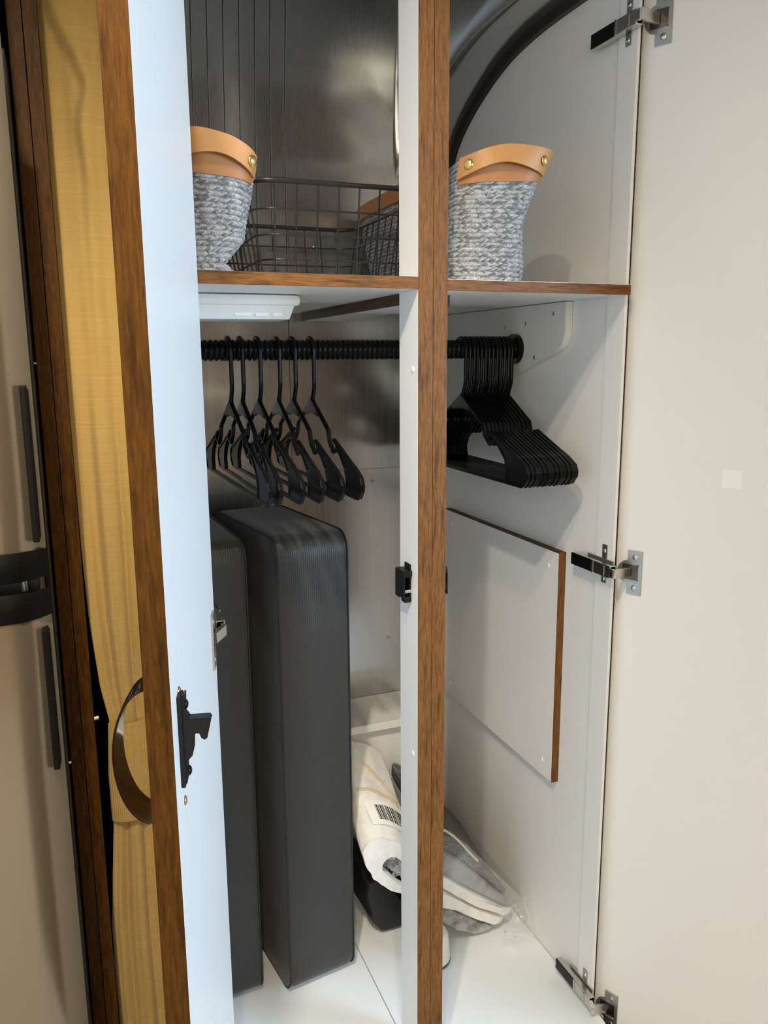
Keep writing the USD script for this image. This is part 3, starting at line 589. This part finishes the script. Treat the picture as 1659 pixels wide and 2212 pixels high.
# ================================================================== ROPE BASKETS
def hash01(*a):
    h = np.zeros(np.broadcast(*a).shape, np.int64)
    for i, q in enumerate(a): h = (h * 1103515245 + np.asarray(q, np.int64) * (374761393 + 668265263 * i) + 12345) & 0xFFFFFFFF
    h = ((h ^ (h >> 13)) * 1274126177) & 0xFFFFFFFF
    return ((h ^ (h >> 16)) & 0xFFFF) / 65535.
def rope_basket(label, loc, rotz, half_w, half_l, H, lean, rim_dip, seed, handles, step=.00066):
    """half_w(h), half_l(h), lean(h)->(dx,dy) over h in 0..1; rim_dip(ang)->extra height factor; handles: list of (angle centre, half arc metres, loop)"""
    t = thing('rope_basket', label, 'basket', loc, rotz)
    rows = int(round(H / .0056)); vs = 6
    nv = rows * vs + 1
    per = 2.6 * (half_w(.7) + half_l(.7)); nu = int(per / step)
    th0 = np.linspace(0, 2 * math.pi, 4000, endpoint=False)
    def outline(h, th):
        a, b = half_w(h), half_l(h); e = 2 / 3.2
        c, s = np.cos(th), np.sin(th)
        return np.stack([a * np.sign(c) * np.abs(c) ** e, b * np.sign(s) * np.abs(s) ** e], -1)
    o = outline(.6, np.append(th0, 2 * math.pi)); cum = np.r_[0, np.cumsum(np.linalg.norm(np.diff(o, axis=0), axis=1))]; total = cum[-1]
    arc = np.linspace(0, total, nu, endpoint=False); TH_ = np.interp(arc, cum, np.append(th0, 2 * math.pi))
    def surf(hh, th, off=0.):
        """hh, th broadcast arrays -> points"""
        hh, th = np.broadcast_arrays(np.asarray(hh, float), np.asarray(th, float))
        hb = np.clip(hh, 0, 1)
        A, B = half_w(hb), half_l(hb); e = 2 / 3.2; c, s = np.cos(th), np.sin(th)
        x = A * np.sign(c) * np.abs(c) ** e; y = B * np.sign(s) * np.abs(s) ** e
        nx = np.sign(c) * np.abs(c) ** (2 - e) / A; ny = np.sign(s) * np.abs(s) ** (2 - e) / B; q = np.hypot(nx, ny) + 1e-9
        wob = (meshkit.noise(np.stack([np.cos(th) * 1.6 + seed, np.sin(th) * 1.6, hb * 1.8 + seed * 3], -1), seed) - .5) * .008
        x = x + nx / q * (off + wob); y = y + ny / q * (off + wob)
        lx, ly = lean(hb)
        return np.stack([x + lx, y + ly, hh * H * (1 + rim_dip(th) * hb ** 2)], -1)
    rv = np.arange(nv) / vs; row = np.floor(rv - 1e-6).clip(0); fv = rv - row
    s = arc[None, :]; ph = s / .0038 + np.abs(fv[:, None] - .5) * 2.0 + (row[:, None] % 2) * .5
    fp = ph - np.floor(ph)
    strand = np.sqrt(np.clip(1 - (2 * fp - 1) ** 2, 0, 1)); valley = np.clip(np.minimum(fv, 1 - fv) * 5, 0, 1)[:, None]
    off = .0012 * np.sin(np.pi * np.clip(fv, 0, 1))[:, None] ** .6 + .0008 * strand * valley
    hh = (np.arange(nv) / (nv - 1))[:, None]
    V = surf(hh, TH_[None, :], off)
    half = (fv[:, None] > .5).astype(int)
    key = hash01(row[:, None] + 0 * s, np.floor(ph), half + 0 * s.astype(int))
    streak = hash01(np.floor(rv * 2.0)[:, None] + 0 * s, np.floor(s / .0011), row[:, None] + 0 * s.astype(int))
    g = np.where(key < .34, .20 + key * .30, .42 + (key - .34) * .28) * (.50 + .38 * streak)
    g = g * (.55 + .45 * np.clip(strand * 1.4, 0, 1) * np.clip(.35 + valley, 0, 1))  # gaps between strands and rows darkened: crease shade put into the tone
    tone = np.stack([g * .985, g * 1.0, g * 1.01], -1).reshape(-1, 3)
    v1, f1 = grid(V, True)
    ni = 240; THi = np.linspace(0, 2 * math.pi, ni, endpoint=False)[None, :]
    inner = surf(np.linspace(1, .03, 14)[:, None], THi, -.0065); v2, f2 = grid(inner, True)
    lip = np.stack([surf(np.ones(ni), THi[0], q) + np.array((0, 0, z)) for q, z in ((.0016, -.0005), (-.0002, .0022), (-.0035, .0030), (-.0062, .001), (-.0066, -.002))]); v3, f3 = grid(lip, True)
    bot = surf(np.zeros(ni), THi[0], 0) + np.array((0, 0, .0002)); v4 = np.vstack([bot, bot.mean(0)]); f4 = np.array([(ni, (i + 1) % ni, i) for i in range(ni)])
    bot2 = surf(np.full(ni, .035), THi[0], -.0065); v5 = np.vstack([bot2, bot2.mean(0)]); f5 = np.array([(ni, i, (i + 1) % ni) for i in range(ni)])
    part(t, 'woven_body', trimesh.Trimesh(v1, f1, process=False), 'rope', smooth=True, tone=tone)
    n = [0, len(v2), len(v2) + len(v3), len(v2) + len(v3) + len(v4)]
    part(t, 'rim_and_lining', trimesh.Trimesh(np.vstack([v2, v3, v4, v5]), np.vstack([f2[:, ::-1], f3 + n[1], f4 + n[2], f5 + n[3]]), process=False), 'rope', smooth=True, tone=np.full((len(v2) + len(v3) + len(v4) + len(v5), 3), .36))
    for (ac, ha, loop) in handles:
        sc = np.interp(ac % (2 * math.pi), np.append(th0, 2 * math.pi), cum)
        U = np.linspace(-1, 1, 41); tt = np.interp((sc + U * ha) % total, cum, np.append(th0, 2 * math.pi))
        def sheet_at(depth, off, rise, bulge, bot_rise):
            rowsP = []
            prof_ = np.cos(U * math.pi / 2 * .92).clip(0) ** 1.6
            for q in np.linspace(0, 1, 7):           # outside from the lower edge up to the fold
                low_h = 1 - (depth / H) * (1 - q) + q * .012
                pts = surf(np.full(41, min(low_h, 1.05)), tt, off + 0) if False else surf(np.full(41, low_h), tt, 0)
                nrm = surf(np.full(41, low_h), tt, .001) - pts; nrm /= np.linalg.norm(nrm, axis=1)[:, None] + 1e-12
                rowsP.append(pts + nrm * (off + bulge * prof_ * (1 - .6 * q))[:, None] + Z3 * ((rise * q + bot_rise * (1 - q)) * prof_)[:, None])
            top = rowsP[-1]; cen = surf(np.full(41, 1.0), tt, -.0025); 
            inn = surf(np.full(41, 1.0), tt, -.010)
            rowsP.append((top + inn) / 2 * np.array((1, 1, 0)) + Z3 * (top[:, 2] + .003)[:, None])
            rowsP.append(inn * np.array((1, 1, 0)) + Z3 * (top[:, 2] - .001)[:, None])
            rowsP.append(surf(np.full(41, 1 - .8 * depth / H), tt, -.0095))
            return solid_sheet(np.stack(rowsP), .0022)
        lp = part(t, 'leather_patch', sheet_at(.031 if loop else .019, .0042, 0, 0, 0), 'leather_dark', smooth=40, label='tan leather patch folded over the rim')
        if loop:
            hl = part(t, 'leather_handle', sheet_at(.0255, .0072, .009, .008, .015), 'leather', smooth=40, label='arched tan leather pull handle')
            for uu in (-.78, .78):
                tr = np.interp((sc + uu * ha) % total, cum, np.append(th0, 2 * math.pi)); p = surf(1 - .011 / H, tr, 0.); nn = surf(1 - .011 / H, tr, .001) - p; nn /= np.linalg.norm(nn)
                part(hl, 'rivet', dome_cap(.0060, .0028, p + nn * (.0082 + .0016) + Z3 * .002, nn, 18), 'brass', label='round brass rivet')
    return t
lin = lambda *p: (lambda h: np.interp(h, [q[0] for q in p], [q[1] for q in p]))
SZ = 1.1062
rope_basket('grey rope basket with tan leather handle right of the post on the shelf', (.088, .0655, SZ), -12., lin((0, .0545), (.12, .056), (.45, .050), (.8, .055), (1, .060)), lin((0, .056), (.5, .056), (1, .060)), .146,
            lambda h: (np.interp(h, [0, .5, 1], [0, .006, .026]), np.interp(h, [0, .5, 1], [0, .002, .004])), lambda th: .05 * np.cos(th), 3, [(-math.pi / 2, .049, True), (math.pi / 2, .049, True)])
rope_basket('grey rope basket with tan leather handle beside the left door on the shelf', (-.2440, .0760, SZ), 6., lin((0, .031), (.09, .0245), (.3, .036), (.7, .0415), (1, .0435)), lin((0, .054), (.5, .052), (1, .056)), .131,
            lambda h: (np.interp(h, [0, .09, .3, .7, 1], [-.012, -.021, -.0075, -.0025, -.0015]), np.interp(h, [0, .5, 1], [0, .0, -.006])), lambda th: -.085 * np.cos(th), 5, [(-math.pi / 2 - .10, .044, True)])
rope_basket('grey rope basket with leather edge at the back behind the wire basket', (.163, .412, SZ), 3., lin((0, .052), (.5, .056), (1, .063)), lin((0, .110), (.5, .116), (1, .132)), .163,
            lambda h: (np.interp(h, [0, 1], [0, -.018]), np.interp(h, [0, 1], [0, .0])), lambda th: -.07 * np.sin(th), 8, [(math.pi, .118, False)])

# ================================================================== WIRE BASKET
wb = thing('wire_basket', 'black wire mesh basket between the two front rope baskets', 'basket')
bx0, bx1, by0, by1, bz0, bz1 = -.184, .072, .136, .500, 1.1085, 1.232
def rr_loop(g, z, r=.03, n=7):
    p = sbox(bx0 + g, by0 + g, bx1 - g, by1 - g).buffer(-r).buffer(r, n); c = np.array(p.exterior.coords)[:-1]; return np.c_[c, np.full(len(c), z)]
inset_at = lambda z: (bz1 - z) / (bz1 - bz0) * .020
part(wb, 'rim', tube(rr_loop(0, bz1), .0033, 8, closed=True), 'wire_black', smooth=60)
for z_ in (1.1090, 1.139, 1.169, 1.1995):
    part(wb, 'ring_wire', tube(rr_loop(inset_at(z_), z_), .0013, 6, closed=True), 'wire_black', smooth=60)
def upright(x, y, nx, ny):
    i = .020
    return tube([(x, y, bz1), (x + nx * i, y + ny * i, bz0)], .0012, 6)
for x in np.linspace(bx0 + .030, bx1 - .030, 8):
    part(wb, 'upright_wire', upright(x, by0, 0, 1), 'wire_black', smooth=60); part(wb, 'upright_wire', upright(x, by1, 0, -1), 'wire_black', smooth=60)
for y in np.linspace(by0 + .030, by1 - .030, 12):
    part(wb, 'upright_wire', upright(bx0, y, 1, 0), 'wire_black', smooth=60); part(wb, 'upright_wire', upright(bx1, y, -1, 0), 'wire_black', smooth=60)
part(wb, 'floor_grid', cat(*[tube([(x, by0 + .02, bz0), (x, by1 - .02, bz0)], .0012, 6) for x in np.linspace(bx0 + .03, bx1 - .03, 8)], *[tube([(bx0 + .02, y, bz0 + .0022), (bx1 - .02, y, bz0 + .0022)], .0012, 6) for y in np.linspace(by0 + .03, by1 - .03, 12)]), 'wire_black', smooth=60)

# ================================================================== BEDDING ON THE CLOSET FLOOR
def loft_y(outline, ys, fn, cap=True, n=90, amp=.0, seed=0, fr=20., rnd=.0):
    """sweeps a closed (x,z) outline along y; fn(y)->(scale about its centre, dx, dz)"""
    p = Polygon(outline).buffer(.004).buffer(-.004); p = p.buffer(-rnd, 12).buffer(rnd, 12) if rnd else p; L = p.exterior.length
    O = np.array([p.exterior.interpolate(s).coords[0] for s in np.linspace(0, L, n, endpoint=False)]); c = O.mean(0)
    R = []
    for y in ys:
        k, dx, dz = fn(y); q = c + (O - c) * k + (dx, dz); R.append(np.c_[q[:, 0], np.full(n, y), q[:, 1]])
    R = np.array(R)
    if amp:
        nz = meshkit.fbm(R * np.array((fr, fr * .35, fr)) + seed, 3, seed) - .5
        cc = R.mean(1, keepdims=True); d_ = R - cc; d_[..., 1] = 0; d_ /= np.linalg.norm(d_, axis=2)[..., None] + 1e-9; R = R + d_ * (nz * amp * 2)[..., None]
    R[..., 2] = np.maximum(R[..., 2], .0012)
    v, f = grid(R, True)
    m0, m1 = R[0].mean(0), R[-1].mean(0); k0 = len(v); v = np.vstack([v, m0, m1]); last = (len(ys) - 1) * n
    f = np.vstack([f, [(k0, i, (i + 1) % n) for i in range(n)], [(k0 + 1, last + (i + 1) % n, last + i) for i in range(n)]])
    m = trimesh.Trimesh(v, f, process=False); m.fix_normals(); return m
def round_ends(y0, y1, r, n=26):
    ys = np.unique(np.r_[y0, y0 + r * (1 - np.cos(np.linspace(.12, math.pi / 2, 10))), np.linspace(y0 + r, y1, n)])
    def k(y): return 1.0 if y > y0 + r else .80 + .20 * math.sqrt(max(0, 1 - ((y0 + r - y) / r) ** 2))
    return ys, k
def lift(y): return (.10 * max(0, y - .26), .16 * max(0, y - .26))
pk = thing('bedding_pack', 'folded grey and white bedding in clear plastic on the closet floor by the right wall', 'bedding')
ys, kf = round_ends(.215, .428, .016)
F_ = lambda y: (kf(y), *[q * .5 for q in lift(y)])
part(pk, 'ribbed_layer', loft_y([(.104, .207), (.145, .174), (.196, .122), (.240, .074), (.264, .048), (.262, .058), (.238, .094), (.190, .150), (.140, .212), (.105, .236)], ys, F_, amp=.004, seed=3, rnd=.004), 'grey_stripe', smooth=60, label='dark grey ribbed blanket layer on top')
part(pk, 'grey_layer', loft_y([(.099, .168), (.135, .131), (.205, .077), (.250, .043), (.266, .030), (.267, .040), (.240, .072), (.196, .120), (.145, .172), (.104, .205)], ys - .002, F_, amp=.004, seed=4, rnd=.004), 'grey_soft', smooth=60, label='mid grey blanket layer')
part(pk, 'white_layer', loft_y([(.104, .160), (.140, .128), (.200, .078), (.245, .045), (.264, .036), (.266, .024), (.255, .021), (.235, .034), (.198, .055), (.140, .100), (.100, .135)], ys - .005, F_, amp=.003, seed=5, rnd=.005, fr=40.), 'white_fleece', smooth=60, label='upper white fleece layer')
part(pk, 'white_layer', loft_y([(.098, .132), (.140, .099), (.198, .053), (.235, .031), (.258, .019), (.255, .010), (.235, .009), (.200, .029), (.140, .072), (.105, .088)], ys - .004, F_, amp=.003, seed=6, rnd=.009, fr=40.), 'white_fleece', smooth=60, label='lower white fleece layer')
part(pk, 'plush_layer', loft_y([(.098, .075), (.105, .086), (.140, .070), (.200, .027), (.238, .008), (.225, .002), (.190, .003), (.150, .026), (.105, .060)], ys, F_, amp=.005, seed=9, rnd=.007), 'grey_plush', smooth=60, label='mottled grey plush layer underneath')
part(pk, 'edge_trim', tube(smooth_path([(.106, .2125, .238), (.135, .2120, .2185), (.165, .2120, .183), (.188, .2120, .154)], 20), .0022, 7), 'cord_cream', smooth=60, label='cream edge trim')
# film over the pack: a loose skin stretched to the right wall, and its gathered tail
def film_sheet(pts_rows, amp, seed, nu=60, nv=40, fr=28.):
    from scipy.interpolate import RectBivariateSpline
    A = np.array(pts_rows, float); gu, gv = np.linspace(0, 1, A.shape[1]), np.linspace(0, 1, A.shape[0])
    S = np.stack([RectBivariateSpline(gv, gu, A[..., c], kx=min(3, A.shape[0] - 1), ky=min(3, A.shape[1] - 1))(np.linspace(0, 1, nv), np.linspace(0, 1, nu)) for c in range(3)], -1)
    nz = meshkit.fbm(S * fr + seed, 4, seed) - .5; rid = np.abs(meshkit.noise(S * fr * 2.2 + seed * 2, seed + 1) - .5)
    S = S + np.stack([nz, meshkit.fbm(S * fr + 9 + seed, 3, seed + 4) - .5, rid], -1) * amp
    S[..., 2] = np.maximum(S[..., 2], .001); S[..., 0] = np.minimum(S[..., 0], XR - .0008)
    v, f = grid(S); return trimesh.Trimesh(v, f, process=False)
bag = part(pk, 'plastic_bag', film_sheet([[(.104, y, .240 + l), (.145, y, .216 + l), (.195, y, .156 + l * .7), (.243, y, .100 + l * .5), (.2870, y, .056)] for y, l in ((.209, 0), (.26, .008), (.33, .016), (.42, .028))], .0030, 21, fr=14.), 'film_soft', smooth=60, label='clear plastic bag')
part(bag, 'front_flap', film_sheet([[(.104, .208, .238), (.145, .204, .216), (.195, .203, .156), (.243, .202, .100), (.280, .202, .052)], [(.100, .206, .19), (.150, .203, .165), (.200, .201, .11), (.240, .200, .07), (.278, .198, .036)], [(.10, .206, .150), (.150, .203, .110), (.198, .202, .066), (.238, .199, .036), (.274, .194, .010)]], .0030, 22, fr=14.), 'film_soft', smooth=60)
part(bag, 'gathered_tail', cat(film_sheet([[(.228, .200, .040), (.248, .190, .050), (.270, .188, .060), (.284, .196, .050)], [(.226, .186, .018), (.246, .176, .034), (.268, .172, .036), (.285, .178, .030)], [(.222, .182, .002), (.244, .168, .004), (.262, .164, .010), (.283, .166, .003)]], .012, 31, 44, 36, 60.),
    film_sheet([[(.232, .204, .055), (.256, .200, .066), (.281, .202, .070)], [(.240, .190, .03), (.262, .184, .048), (.284, .188, .04)], [(.244, .178, .006), (.262, .172, .02), (.284, .174, .008)]], .010, 37, 34, 30, 60.)), 'film', smooth=60)

wr = thing('white_blanket', 'rolled white fleece blanket leaning beside the front cushion, plastic in its open end', 'blanket')
ys2, kf2 = round_ends(.236, .425, .026, 44)
F2 = lambda y: (.90 + .10 * kf2(y) + .55 * max(0, y - .26), .05 * max(0, y - .26), float(np.interp(y, [.24, .30, .43], [0, .045, .085])))
outer = Polygon([(-.010, .176), (.004, .150), (.035, .122), (.068, .104), (.082, .112), (.088, .150), (.078, .186), (.052, .209), (.020, .224), (-.004, .224), (-.017, .206)])
hole = LineString([(.036, .168), (.060, .142), (.072, .132)]).buffer(.0165)
roll = loft_y(list(outer.exterior.coords)[:-1], ys2, F2, amp=.0045, seed=12, n=160, fr=34., rnd=.016)
holem = moved(extr(hole, .06), frame((0, .285, 0), (1, 0, 0), (0, 0, 1), (0, -1, 0)))
import manifold3d as m3
def to_man(m): 
    mm = trimesh.Trimesh(m.vertices, m.faces, process=True); return m3.Manifold(m3.Mesh(np.asarray(mm.vertices, np.float32), np.asarray(mm.faces, np.uint32)))
A, B = to_man(roll), to_man(holem)
res = A - B
part(wr, 'rolled_fleece', res if res.num_tri() > 100 else roll, 'white_fleece', smooth=50)
part(wr, 'hole_lining', moved(extr(hole.buffer(-.0006), .001), frame((0, .283, 0), (1, 0, 0), (0, 0, 1), (0, -1, 0))), 'grey_plush')
part(wr, 'plastic_wrap', cat(film_sheet([[(.022, .262, .182), (.040, .246, .186), (.072, .250, .160)], [(.022, .270, .168), (.048, .240, .160), (.082, .252, .138)], [(.030, .262, .150), (.052, .250, .132), (.078, .256, .118)]], .016, 41, 46, 40, 70.)), 'film', smooth=60, label='crumpled clear plastic in the open end')
def on_roll(pts):
    """drops (x, y) points on the roll's top"""
    inter, ray_i, _ = roll.ray.intersects_location(np.c_[np.asarray(pts), np.full(len(pts), 1.)], np.tile((0, 0, -1.), (len(pts), 1)), multiple_hits=False)
    z = np.full(len(pts), np.nan); z[ray_i] = inter[:, 2]; ok = ~np.isnan(z); return np.c_[np.asarray(pts)[ok], z[ok]]
for a, b in (((.004, .314), (.082, .296)), ((.036, .372), (.074, .305))):
    q = on_roll(np.linspace(a, b, 26))
    if len(q) > 4: part(wr, 'cord_piping', tube(q + (0, 0, .0012), .0028, 7), 'cord_cream', smooth=60, label='cream piping cord')
# printed barcode label lying on the blanket
bc = []
base_pts = lambda u, w_: (.006 + u * .075 + w_ * .006, .290 - w_ * .034 + u * .002)
rows_ = [on_roll([base_pts(u, w_) for u in np.linspace(0, 1, 40)]) for w_ in np.linspace(0, 1, 6)]
if all(len(r) == 40 for r in rows_):
    G = np.stack(rows_); q_ = G.reshape(-1, 3); A_ = np.c_[np.ones(len(q_)), q_[:, 0], q_[:, 1], q_[:, 0] ** 2, q_[:, 0] * q_[:, 1]]
    co = np.linalg.lstsq(A_, q_[:, 2], rcond=None)[0]; G[..., 2] = (A_ @ co).reshape(G.shape[:2]) + .0028
    lab = part(wr, 'barcode_label', solid_sheet(G[:, ::-1], .0003), 'paper', smooth=60, label='white paper label with a printed barcode')
    rng = np.random.default_rng(11); u = .22
    bars = []
    while u < .97:
        w_ = rng.choice([.010, .018, .030]); i0, i1 = u * 39, min((u + w_) * 39, 38.9)
        def at(i): k0 = int(i); f_ = i - k0; return G[:, k0] * (1 - f_) + G[:, k0 + 1] * f_
        bars.append(solid_sheet(np.stack([at(i0), at(i1)], 1)[1:5, ::-1] + (0, 0, .0007), .0002)); u += w_ + rng.choice([.014, .022, .034])
    part(lab, 'barcode', cat(*bars), 'ink', smooth=False, kind='stuff')
bb = thing('black_bag', 'black soft bag squashed under the bedding on the closet floor', 'bag')
bl = loft_y([(.035, .004), (.10, .002), (.138, .002), (.148, .010), (.126, .030), (.098, .048), (.076, .064), (.056, .088), (.030, .112), (.012, .108), (.006, .085), (.010, .04)], np.r_[.284, .287, .292, np.linspace(.30, .424, 20)], lambda y: (.86 if y < .285 else .93 if y < .289 else .97 if y < .295 else 1.0, 0, 0), amp=.008, seed=6)
part(bb, 'body', bl, 'black_cloth', smooth=60)
cup = thing('small_tub', 'small pale rounded tub peeping out right of the divider post on the floor', 'tub', (.0960, .197, .0005))
part(cup, 'body', lathe([(0, .003), (.027, .003), (.0295, .006), (.0265, .048), (.022, .056), (0, .058)], 28), 'plastic_white')
part(cup, 'base_ring', lathe([(0, 0), (.0295, 0), (.0302, .003), (.0298, .0055), (.0, .0055)], 28), 'seam_dark')

# ================================================================== LEFT OF THE CLOSET
pw = thing('partition_post', 'brown wooden double board end post left of the curtain', 'post')
for s in (0, 1):
    x0, x1 = (-.4530, -.4339) if s == 0 else (-.4331, -.4140)
    part(pw, 'board', rbox(x0, x1, .3800, .60, -.299, 1.88, .0008), 'wood_amber')
part(pw, 'bumper', moved(trimesh.creation.cylinder(.0040, .007, sections=14), frame((-.4105, .392, .4485), (0, 1, 0), (0, 0, 1), (1, 0, 0))), 'brass', label='small brass bumper')
part(pw, 'screw', moved(trimesh.creation.cylinder(.0026, .012, sections=12), frame((-.4590, .385, 1.009), (0, 1, 0), (0, 0, 1), (1, 0, 0))), 'nickel')
part(pw, 'screw', moved(trimesh.creation.cylinder(.0026, .012, sections=12), frame((-.4590, .385, .383), (0, 1, 0), (0, 0, 1), (1, 0, 0))), 'nickel')

cu = thing('curtain', 'mustard yellow linen curtain gathered by a tie band between the wooden post and the closet', 'curtain')
zz = np.r_[np.linspace(1.86, .425, 150), np.linspace(.42, .235, 26), np.linspace(.23, -.294, 75)]
U = np.linspace(0, 1, 150)
def curtain_points(z):
    # left edge and right edge against height
    left = np.interp(z, [-.30, .03, .235, .33, .42, .48, .60, .71, .9, 1.9], [-.4110, -.4110, -.3950, -.3955, -.3900, -.4000, -.4090, -.4120, -.4130, -.4130])
    rgt = np.interp(z, [-.30, .235, .42, .7, 1.9], [-.306, -.318, -.318, -.306, -.306])
    x = left + (rgt - left) * U
    y = np.full_like(U, .455)
    # a big overlapping fold in the upper part
    xb = np.interp(z, [1.05, 1.20, 1.278, 1.3466, 1.3750, 1.4036, 1.4357, 1.485, 1.5064, 1.9], [-.366, -.366, -.3640, -.3700, -.3650, -.3570, -.3685, -.393, -.3985, -.400])
    k = np.interp(z, [.95, 1.22, 1.32, 1.9], [0, .35, 1, 1])
    s = 1 / (1 + np.exp(-(x - xb) / .0030)); y = y - .012 * k * s - .008 * k * s * np.exp(-np.clip(x - xb, 0, None) / .014)
    bow = np.sin(np.clip((x + .414) / .108, 0, 1) * math.pi); y = y - .016 * bow
    # pleats that deepen towards the band and below it
    a = np.interp(z, [-.30, .10, .235, .42, .55, .80, 1.0, 1.9], [.006, .008, .0045, .0050, .0075, .0045, .0012, .0])
    for f_, ph, wgt in ((2.6, .4, 1.), (5.5, 1.9, .28), (9., .9, .10)):
        drift = (z - .33) * 1.1
        y = y - a * wgt * np.sin(2 * math.pi * f_ * U + ph + drift)
    if .235 <= z <= .42: y = y * .5 + (.452 - .014 * bow) * .5
    y = y + (meshkit.fbm(np.c_[x * 22, np.full_like(x, z * 5), 0 * x], 3, 2) - .5) * .012
    return np.c_[x, y, np.full_like(x, z)]
CP = np.stack([curtain_points(z) for z in zz])
part(cu, 'cloth', solid_sheet(CP, .0012), 'linen', smooth=60)
bz = np.linspace(.240, .418, 24); BP = []
for z in bz:
    p = curtain_points(z).copy(); bow = np.sin(np.clip(U, 0, 1) * math.pi)
    p[:, 0] = p[0, 0] - .003 + (p[-1, 0] - p[0, 0] + .004) * U; p[:, 1] = .4395 - .020 * bow ** .6 + .0006 * np.sin(U * 2 * math.pi * 26) - .0035 * math.sin((z - .24) / .178 * math.pi)
    p[:, 2] = z + .006 * (U - .5); BP.append(p)
part(cu, 'tie_band', solid_sheet(np.stack(BP), .0015), 'linen', smooth=60, label='fine pleated tie band of the same cloth')

fr = thing('refrigerator', 'black refrigerator with two tan reflective doors at the left edge', 'refrigerator')
part(fr, 'cabinet', rbox(-1.02, -.4640, .165, .75, -.295, 1.40, .003), 'fridge_black')
part(fr, 'side_rail', rbox(-.4640, -.4560, .30, .372, -.295, 1.40, .002), 'fridge_black')
def fdoor(z0, z1):
    xs = np.linspace(-1.0, -.4655, 40); yb = .118 + .020 * ((xs + .73) / .27) ** 2 + np.where(xs > -.49, ((xs + .49) / .0245) ** 3 * .022, 0) 
    P_ = np.stack([np.c_[xs, yb, np.full_like(xs, z)] for z in np.linspace(z0, z1, 6)])
    return solid_sheet(P_, -.014)
for z0, z1, nm in ((.782, 1.395, 'upper'), (-.26, .716, 'lower')):
    dr = part(fr, 'door', fdoor(z0, z1), 'fridge_steel', smooth=60, label=f'tan reflective {nm} door')
    zt = z0 if nm == 'upper' else z1
    xs = np.linspace(-1.0, -.4600, 40); yb = .113 + .020 * ((xs + .73) / .27) ** 2 + np.where(xs > -.49, ((xs + .49) / .03) ** 2 * .018, 0)
    hz = np.array([-.014, -.004, .004, .0135]) + (zt - .010 if nm == 'upper' else zt + .006)
    part(dr, 'trim_rail', solid_sheet(np.stack([np.c_[xs, yb - q, np.full_like(xs, z)] for z, q in zip(hz, (.0, .004, .004, .0))]), -.012), 'slider_rubber', smooth=60, label='dark curved trim rail')
    e0, e1 = (.80, .985) if nm == 'upper' else (.505, .690)
    part(dr, 'edge_strip', cat(rbox(-.4660, -.4585, .122, .150, e0, e1, .0015), rbox(-.4600, -.4572, .128, .134, e0 + .004, e1 - .004, .0008), rbox(-.4600, -.4572, .140, .146, e0 + .004, e1 - .004, .0008)), 'slider_rubber', label='dark ribbed edge strip')
part(fr, 'hinge_pin', cat(moved(trimesh.creation.cylinder(.004, .030, sections=14), frame((-.482, .150, .750), (1, 0, 0), (0, 1, 0), (0, 0, 1))), rbox(-.490, -.468, .142, .166, .752, .756, .001)), 'nickel_satin', label='small metal hinge pin between the doors')
oc = thing('overhead_cabinet', 'amber wooden overhead cabinet above the refrigerator', 'cabinet')
part(oc, 'body', rbox(-1.02, -.470, .14, .75, 1.43, 1.88, .002), 'wood_amber'); part(oc, 'door', rbox(-1.0, -.476, .122, .1395, 1.445, 1.86, .003), 'wood_amber')
